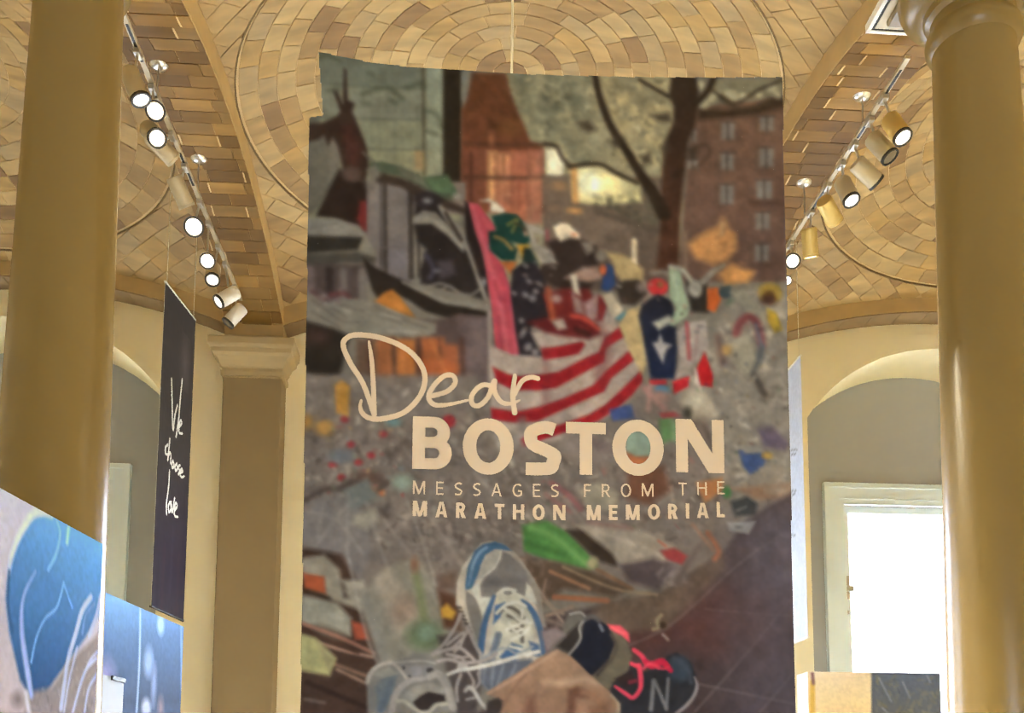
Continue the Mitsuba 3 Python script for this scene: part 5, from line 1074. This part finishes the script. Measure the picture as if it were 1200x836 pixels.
def sheet(key, ops, ink, x, y, place, gain, thick=.004, bg=(120, 110, 100), outline=None, back='print_back', tone=None):
    "a printed sheet: x, y = grid lines in cm; place(X, Y) -> 3-D front surface, thickness towards its back"
    X, Y = np.meshgrid(x, y); p = Print(X, Y, bg); p.draw(ops)
    P, N = place(X, Y)
    q = np.stack([X/2.2, Y/2.2, 0*X], -1); p.C = p.C*(1+.10*(meshkit.fbm(q, 3, 3)-.5))[..., None]
    if tone: p.C = tone(X, Y, p.C)
    col = np.clip(lin(np.clip(p.C, 0, 255))*gain, 0, .95)
    h, w = X.shape; idx = np.arange(h*w).reshape(h, w)
    a, b, c, d = idx[:-1, :-1].ravel(), idx[:-1, 1:].ravel(), idx[1:, 1:].ravel(), idx[1:, :-1].ravel()
    f = np.vstack([np.stack([a, d, c], 1), np.stack([a, c, b], 1)])
    if outline is not None:
        from shapely import contains_xy
        cx, cy = (X[:-1, :-1]+X[1:, 1:]).ravel()/2, (Y[:-1, :-1]+Y[1:, 1:]).ravel()/2
        keep = contains_xy(Polygon(outline), cx, cy); f = f[np.tile(keep, 2)]
    V = P.reshape(-1, 3)
    m = trimesh.Trimesh(V, f, process=False)
    e = np.sort(f[:, [0, 1, 1, 2, 2, 0]].reshape(-1, 2), 1); u, n = np.unique(e, axis=0, return_counts=True); bd = set(map(tuple, u[n == 1]))
    B = V-N.reshape(-1, 3)*thick; n0 = len(V)
    side = []
    for t in f:
        for i in range(3):
            i0, i1 = t[i], t[(i+1) % 3]
            if (min(i0, i1), max(i0, i1)) in bd: side += [(i1, i0, n0+i0), (i1, n0+i0, n0+i1)]
    add(key+'__print', (V, f), 'print', smooth=True, color=col.reshape(-1, 3))
    bm = trimesh.Trimesh(np.vstack([V, B]), np.vstack([f[:, ::-1]+n0, np.array(side)]), process=False); bm.remove_unreferenced_vertices()
    add(key+'__backing', bm, back)
def stroke(P, wd, sm=True, cap=1):
    P = np.array(P, float).reshape(-1, 2)
    if sm and len(P) > 2: P = smooth_pts(P, False, 8)
    wd = np.atleast_1d(np.asarray(wd, float))
    if len(wd) == 1: return LineString(P).buffer(wd[0]/2, cap_style=cap, join_style=1 if sm else 2, mitre_limit=3)
    r = np.interp(np.linspace(0, 1, len(P)), np.linspace(0, 1, len(wd)), wd)/2
    from shapely.geometry import Point, MultiPoint
    return unary_union([unary_union([Point(P[i]).buffer(r[i]), Point(P[i+1]).buffer(r[i+1])]).convex_hull for i in range(len(P)-1)])
# capitals drawn with even strokes: outlines of arms in units of the cap height (y down, 0 = top, 1 = baseline)
def arcp(cx, cy, rx, ry, a0, a1, n=14): return [(cx+rx*math.cos(math.radians(a)), cy+ry*math.sin(math.radians(a))) for a in np.linspace(a0, a1, n)]
def capital(ch, wt, wd):
    "one capital of stroke weight wt and width wd, cap height 1"
    h = wt/2; S_ = []; L = lambda *p: S_.append((p, False)); C = lambda p: S_.append((p, True))
    if ch == 'M': return unary_union([sbox(0, 0, wt, 1), sbox(wd-wt, 0, wd, 1), Polygon([(0, 0), (wt*1.25, 0), (wd/2, .72), (wd-wt*1.25, 0), (wd, 0), (wd/2+wt*.48, 1), (wd/2-wt*.48, 1)])])
    if ch == 'N': return unary_union([sbox(0, 0, wt*.95, 1), sbox(wd-wt*.95, 0, wd, 1), Polygon([(0, 0), (wt*1.25, 0), (wd, 1), (wd-wt*1.25, 1)])])
    if ch == 'A': return unary_union([Polygon([(wd/2-wt*.6, 0), (wd/2+wt*.6, 0), (wd, 1), (wd-wt*1.06, 1), (wd/2, .16), (wt*1.06, 1), (0, 1)]), sbox(wd*.24, .62, wd*.76, .62+wt*.9)])
    if ch == 'T': return unary_union([sbox(0, 0, wd, wt*.95), sbox(wd/2-h, 0, wd/2+h, 1)])
    if ch == 'I': return sbox(0, 0, wt, 1)
    if ch == 'L': return unary_union([sbox(0, 0, wt, 1), sbox(0, 1-wt*.95, wd, 1)])
    if ch == 'H': return unary_union([sbox(0, 0, wt, 1), sbox(wd-wt, 0, wd, 1), sbox(0, .46-h*.9, wd, .46+h*.9)])
    if ch in 'EF':
        g = [sbox(0, 0, wt, 1), sbox(0, 0, wd, wt*.93), sbox(0, .49-h*.93, wd*.93, .49+h*.93)]
        if ch == 'E': g.append(sbox(0, 1-wt*.93, wd, 1))
        return unary_union(g)
    if ch == 'O':
        o = Polygon(arcp(wd/2, .5, wd/2, .515, 0, 360, 60)); return o.difference(Polygon(arcp(wd/2, .5, wd/2-wt*1.03, .515-wt*.93, 0, 360, 60)))
    if ch == 'B':
        def bowl(y0, y1, x1): return Polygon([(0, y0)]+arcp(x1-(y1-y0)*.5, (y0+y1)/2, (y1-y0)*.5, (y1-y0)/2, -90, 90)+[(0, y1)])
        t = wt*.9
        return unary_union([bowl(0, .49+t/2, wd*.95), bowl(.49-t/2, 1, wd)]).difference(unary_union([bowl(t, .49-t/2, wd*.95-wt).intersection(sbox(wt, 0, 9, 9)), bowl(.49+t/2, 1-t, wd-wt).intersection(sbox(wt, 0, 9, 9))]))
    if ch == 'R':
        t = wt*.9
        def bowl(y0, y1, x1): return Polygon([(0, y0)]+arcp(x1-(y1-y0)*.5, (y0+y1)/2, (y1-y0)*.5, (y1-y0)/2, -90, 90)+[(0, y1)])
        return unary_union([sbox(0, 0, wt, 1), bowl(0, .6, wd*.93).difference(bowl(t, .6-t, wd*.93-wt).intersection(sbox(wt, 0, 9, 9))), Polygon([(wd*.34, .54), (wd*.34+wt*1.0, .48), (wd, 1), (wd-wt*1.2, 1)])])
    if ch == 'S':
        P = [(wd-h*.75, .135+h*.2), (wd*.60, h), (wd*.27, .08+h*.9), (h, .27), (wd*.25, .43), (wd*.55, .52), (wd*.86, .63), (wd-h, .76), (wd*.76, .92-h*.55), (wd*.45, 1-h), (wd*.05, .92-h*.3)]
        return stroke(P, wt*1.0, True, 2).union(Polygon())
    if ch == 'G':
        P = arcp(wd*.56, .5, wd*.56-h, .5-h, -48, -312, 26)
        return unary_union([stroke(P, wt, False, 2), sbox(wd-wt, .5, wd, .90), sbox(wd*.56, .5, wd, .5+wt*.9)])

# ---------------------------------------------------------------- the big hanging banner
BX, BZ, BY = -.69, 5.20, 4.60      # left edge, top, distance; print coordinates are cm from that corner
def bplace(X, Y):
    ripple = .010*np.sin(X*.021+.6)*np.exp(-Y/140)+.05*np.exp(-np.square((X-2)/22))*np.exp(-np.square((Y-3)/26))
    P = np.stack([BX+X/100, BY-ripple, BZ-Y/100], -1); N = np.zeros_like(P); N[..., 1] = -1
    return P, N
bn = thing('banner', 'huge hanging banner with a photograph of a street memorial and the words Dear BOSTON', 'banner')
gx = np.concatenate([np.arange(0, 237.5, .56)])
gy = np.concatenate([np.arange(0, 336, .56), np.linspace(337, 430, 30)])
def inks(X, Y, C):
    "the printed photograph's soft focus and muted inks"
    from scipy.ndimage import gaussian_filter
    f = np.clip((Y-180)/50, 0, 1)[..., None]
    C = gaussian_filter(C, (1.15, 1.15, 0))*(1-f)+gaussian_filter(C, (.65, .65, 0))*f
    q = np.stack([X, Y, 0*X], -1)
    C = C*(1+.34*(meshkit.fbm(q/7, 4, 11)-.5)+.12*(meshkit.fbm(q/24, 2, 12)-.5))[..., None]
    L = C.mean(-1, keepdims=True)
    return (L+.88*(C-L))*(1.03-.09*np.exp(-np.square((L-150)/60)))
sheet(bn, ART, None, gx, gy, bplace, GAIN, outline=OUTLINE, tone=inks)
def bpoly(poly, h=.0012):
    ms = extr(poly, 1.)
    v = ms.vertices.copy(); P, _ = bplace(v[:, 0], v[:, 1]); P[:, 1] -= np.where(v[:, 2] < .5, -.0005, h)
    ms.vertices = P; ms.fix_normals(); return ms
def word(text, x0, x1, ys, h, wt, widths):
    q = np.polyfit([x0, (x0+x1)/2, x1], ys, 2); n = sum(c != ' ' for c in text); tot = sum(widths[c] for c in text)*1.; out = []
    nat = sum(widths[c] for c in text); gap = ((x1-x0)/h-nat)/(len(text)-1); x = x0
    for c in text:
        if c != ' ': out.append((c, affinity.translate(affinity.scale(capital(c, wt, widths[c]), h, h, origin=(0, 0)), x, float(np.polyval(q, x+widths[c]*h/2)))))
        x += (widths[c]+gap)*h
    return out
for dx in STROKES_DEAR:
    k = add(bn+'__script_lettering', bpoly(unary_union([stroke(P, w_) for P, w_ in dx])), 'cream_ink')
wB = {'B': .72, 'O': .99, 'S': .68, 'T': .75, 'N': .905}
for c, x0, x1, y0, y1 in BOSTON:
    wdt = (x1-x0)/(y1-y0)
    add(bn+'__letter', bpoly(affinity.translate(affinity.scale(capital(c, .232, wdt), y1-y0, y1-y0, origin=(0, 0)), x0, y0)), 'cream_ink')
wM = {'M': .90, 'E': .56, 'S': .56, 'A': .76, 'G': .72, 'F': .54, 'R': .63, 'O': .78, 'T': .62, 'H': .73, ' ': .30, 'N': .80, 'I': .19, 'L': .52}
for txt, x0, x1, ys, hh, wt in LINES:
    for c, p in word(txt, x0, x1, ys, hh, wt, wM): add(bn+'__letter', bpoly(p), 'cream_ink')
add(bn+'__rod', rod((BX+.14, BY+.045, BZ-.12), (BX+2.34, BY+.045, BZ-.10), .012), 'steel')
add(bn+'__cord', rod((.30, BY+.03, BZ-.11), (.31, BY+.03, 6.60), .006, 8), 'cord')
add(bn+'__hook', shift(lathe([(0, -.03), (.012, -.03), (.02, 0), (0, 0)], 16), .31, BY+.03, 6.61), 'chrome')

# ---------------------------------------------------------------- two narrow banners hanging sideways
def flat(p0, p1, z1, back):
    "sheet from p0 to p1 (plan), its top at z1; back = unit vector (plan) away from the printed side"
    p0, p1 = np.array(p0), np.array(p1); L = np.linalg.norm(p1-p0); u = (p1-p0)/L; n = -np.array(back)
    def f(X, Y):
        P = np.stack([p0[0]+u[0]*X/100, p0[1]+u[1]*X/100, z1-Y/100], -1); N = np.zeros_like(P); N[..., 0], N[..., 1] = n
        return P, N
    return f, L*100
def hung(key, f, L, H, z1, ytops, low='black'):
    P, N = f(np.array([0., L, L/2, 4., L-4]), np.array([0., 0, 0, 0, 0])); b = -N[0]*.004
    add(key+'__top_rod', rod(P[0]+b, P[1]+b, .010), 'white')
    add(key+'__bottom_rod', rod(P[0]+b-[0, 0, H/100], P[1]+b-[0, 0, H/100], .011), low)
    for p, zt in ((P[3], ytops[0]), (P[4], ytops[1])): add(key+'__cord', rod(p+b, np.array([p[0]+b[0], p[1]+b[1], float(z_vault(p[0], p[1], zt))+.01]), .003, 6), 'cord')
lb = thing('banner', 'narrow dark slate banner with the handwritten words We choose love', 'banner')
LF, LL = flat((-2.325, 8.0), (-2.245, 8.68), 5.745, (-.99, .12))
sheet(lb, LOVE_ART, None, np.linspace(0, LL, 40), np.linspace(0, 271, 136), LF, GAIN3, bg=(72, 70, 72))
def fpoly(f, poly, h=.0015):
    ms = extr(poly, 1.); v = ms.vertices.copy(); P, N = f(v[:, 0], v[:, 1]); ms.vertices = P+N*np.where(v[:, 2] < .5, -.0005, h)[:, None]; ms.fix_normals(); return ms
for wd_ in LOVE_WORDS: add(lb+'__word', fpoly(LF, unary_union([stroke(P, w_) for P, w_ in wd_])), 'white_ink')
hung(lb, LF, LL, 271, 5.745, (bays[0], bays[0]))
rb = thing('banner', 'narrow pale banner seen edge-on beside the window on the right', 'banner')
RF, RL = flat((3.0, 8.66), (3.0, 8.0), 5.30, (1, 0))
sheet(rb, PALE_ART, None, np.linspace(0, RL, 40), np.linspace(0, 243, 122), RF, GAIN2*(.80, .74, .60), bg=(226, 228, 240))
hung(rb, RF, RL, 243, 5.30, (bays[1], bays[1]), 'white')

# ---------------------------------------------------------------- free-standing printed panels
def panel(label, p0, p1, z1, ops, thick, back, bg, cell=1.0, gm=1.):
    t = thing('display_panel', label, 'panel')
    f, L = flat(p0, p1, z1, back)
    x, y = np.arange(0, L+cell/2, cell), np.concatenate([np.arange(0, 80, cell), np.linspace(80, (z1-.02)*100, 60)])
    x = x*L/x[-1]
    b = np.array(back)*1.
    g = lambda X, Y: (f(X, Y)[0]+np.array([b[0], b[1], 0])*-.002, f(X, Y)[1])
    sheet(t, ops, None, x, y, g, GAIN2*gm, thick=.0015, bg=bg)
    (x0, y0), (x1, y1) = p0, p1
    m = extr(Polygon([(x0, y0), (x1, y1), (x1+b[0]*thick, y1+b[1]*thick), (x0+b[0]*thick, y0+b[1]*thick)]), z1)
    add(t+'__board', m, 'white')
    return t, f
p1, F1 = panel('blue panel with a close-up of a blue toe shape in front of the left column', (-1.70, 2.9), (-1.526, 4.48), 2.68, P1_ART, .05, (-.994, .109), (205, 205, 225), .8, np.array([1.2, 1.2, 1.2]))
p2, F2 = panel('blue gradient panel with white streaks behind the left column', (-1.913, 5.35), (-1.754, 6.79), 2.68, P2_ART, .05, (-.994, .109), (120, 150, 190), 1.0, np.array([.95, .97, 1.0]))
lc = thing('label_card', 'small pale label card with a dark clip on the blue gradient panel', 'card')
P, N = F2(np.array([CARD[0], CARD[2]]), np.array([CARD[1], CARD[3]]))
q = P+N*.012
def quadbox(P0, P1, z0, z1, n, th_):
    d = np.array([n[0], n[1]])*th_; a, b_ = P0[:2], P1[:2]
    return shift(extr(Polygon([a, b_, b_+d, a+d]), z1-z0), 0, 0, z0)
add(lc+'__card', quadbox(P[0]+N[0]*.003, P[1]+N[0]*.003, P[1][2], P[0][2], N[0], .006), 'card')
c0 = P[1]+(P[0]-P[1])*.02
add(lc+'__clip', quadbox(P[0]+(P[1]-P[0])*np.array([.55, .55, 0])+N[0]*.009, P[1]+N[0]*.009, P[0][2]-.018, P[0][2]+.006, N[0], .012), 'black')
p3, F3 = panel('low panel box with a pale beige and dark foliage print under the window', (3.175, 8.5), (4.369, 8.5), 2.642, P3_ART, .27, (0, 1), (226, 205, 178), 1.2, np.array([1., .9, .75]))

# ---------------------------------------------------------------- track lights
M['dark_lens'] = bsdf('dark_lens', (.16, .13, .09), .25, .6, metallic=.5)
def track(x, y0, y1, z, label, canopies):
    t = thing('track', label, 'track light rail')
    add(t+'__rail', bx(x-.017, x+.017, y0, y1, z-.012, z+.012), 'beige_metal')
    for a, b in ((y0+.1, y0+.42), (y0+.62, y0+.78), (y0+1.35, y0+1.75)): add(t+'__conductor', bx(x-.008, x+.008, max(a, y0), max(min(b, y1), y0+.1), z-.0155, z-.0119), 'black')
    for y in canopies:
        zc = float(z_arch(y-YC))
        c = add(t+'__canopy', shift(lathe([(0, -.035), (.028, -.034), (.05, -.024), (.062, -.008), (.062, .004), (0, .004)], 32), x, y, zc), 'chrome', smooth=40)
        add(c+'__stem', rod((x, y, z+.01), (x, y, zc-.03), .006), 'steel')
    return t
def head(label, pos, d, mat, rail, R=.062, L=.21, lit=1.0, plain=False, group=None):
    "a cylinder spotlight: pos = middle of the lens, d = direction it shines, rail = (x, z)"
    t = thing('spotlight', label, 'spotlight', group)
    d = np.array(d, float); d /= np.linalg.norm(d); m = frame_m(pos, d, (0, 0, 1) if abs(d[2]) < .9 else (0, 1, 0))
    body = lathe([(0, -L), (R*.90, -L), (R*.97, -L+.006), (R, -L+.02), (R, .0), (R*.93, .004), (R*.86, .0), (R*.86, -.02), (0, -.021)], 40); body.apply_transform(m)
    add(t+'__body', body, mat, smooth=35)
    rim = lathe([(R*.84, -.003), (R*.84, .007), (R*1.03, .007), (R*1.03, -.012), (R*1.0, -.012), (R*1.0, -.003)], 40); rim.apply_transform(m)
    add(t+'__rim', rim, mat if plain else 'black', smooth=35)
    ln = trimesh.creation.cylinder(R*.80, .004, sections=32); ln.apply_transform(m)
    k = add(t+'__lamp', ln, 'white' if lit > .1 else 'dark_lens')
    if lit > .1: scene[k]['emitter'] = {'type': 'area', 'radiance': {'type': 'rgb', 'value': (np.array([1, .88, .66])*SPOT*lit).tolist()}, 'sampling_weight': .1}
    c = np.array(pos)-d*L*.62
    y = c[1]
    add(t+'__yoke', cat(rod((rail[0], y, rail[1]-.03), c, .009), cbox(rail[0]-.02, rail[0]+.02, y-.04, y+.04, rail[1]-.05, rail[1]-.0155, .004)), 'steel')
    return t
track(-1.985, 5.7, 9.45, 6.26, 'long track rail with spotlights below the left tiled arch', [6.46, 7.58])
track(2.89, 5.7, 9.3, 6.24, 'long track rail with spotlights below the right tiled arch', [6.38, 7.52, 8.7])
BEAMS = [0]
def beam(pos, d, power, cut, wt=1.):
    "the light a head throws, from just in front of its lens"
    d = np.array(d, float); d /= np.linalg.norm(d); p = np.array(pos)+d*.02; BEAMS[0] += 1
    scene['beam_%03d' % BEAMS[0]] = {'type': 'spot', 'to_world': T().look_at(origin=p.tolist(), target=(p+d).tolist(), up=[0.02, 1, .03]), 'intensity': {'type': 'rgb', 'value': [power, power*.93, power*.70]}, 'sampling_weight': wt, 'cutoff_angle': cut, 'beam_width': cut*.6}
for i, h in enumerate(HEADS):
    head(*h)
    if h[7] > .1 and h[2][2] < -.6 and h[2][1] < .2 and h[1][1] < 7.7: beam(h[1], h[2], DOWN, 33.)

# an added, unseen rail above the camera whose heads brighten the big banner
track(.47, .2, 2.6, 6.26, 'added unseen near track rail above the middle of the room', [])
for lb_, y, tgt, cut, pw in (('aimed at the upper part of the big banner', 1.05, (.48, 4.6, 4.3), 21., BEAM), ('aimed at the lower part of the big banner', .75, (.48, 4.6, 2.5), 21., BEAM*1.0)):
    pos = np.array([.47, y, 6.02]); d = np.array(tgt)-pos
    head('added unseen near spotlight '+lb_, tuple(pos), tuple(d), 'beige_metal', (.47, 6.26), .062, .21, 1.0); beam(pos, d, pw, cut, 5.)
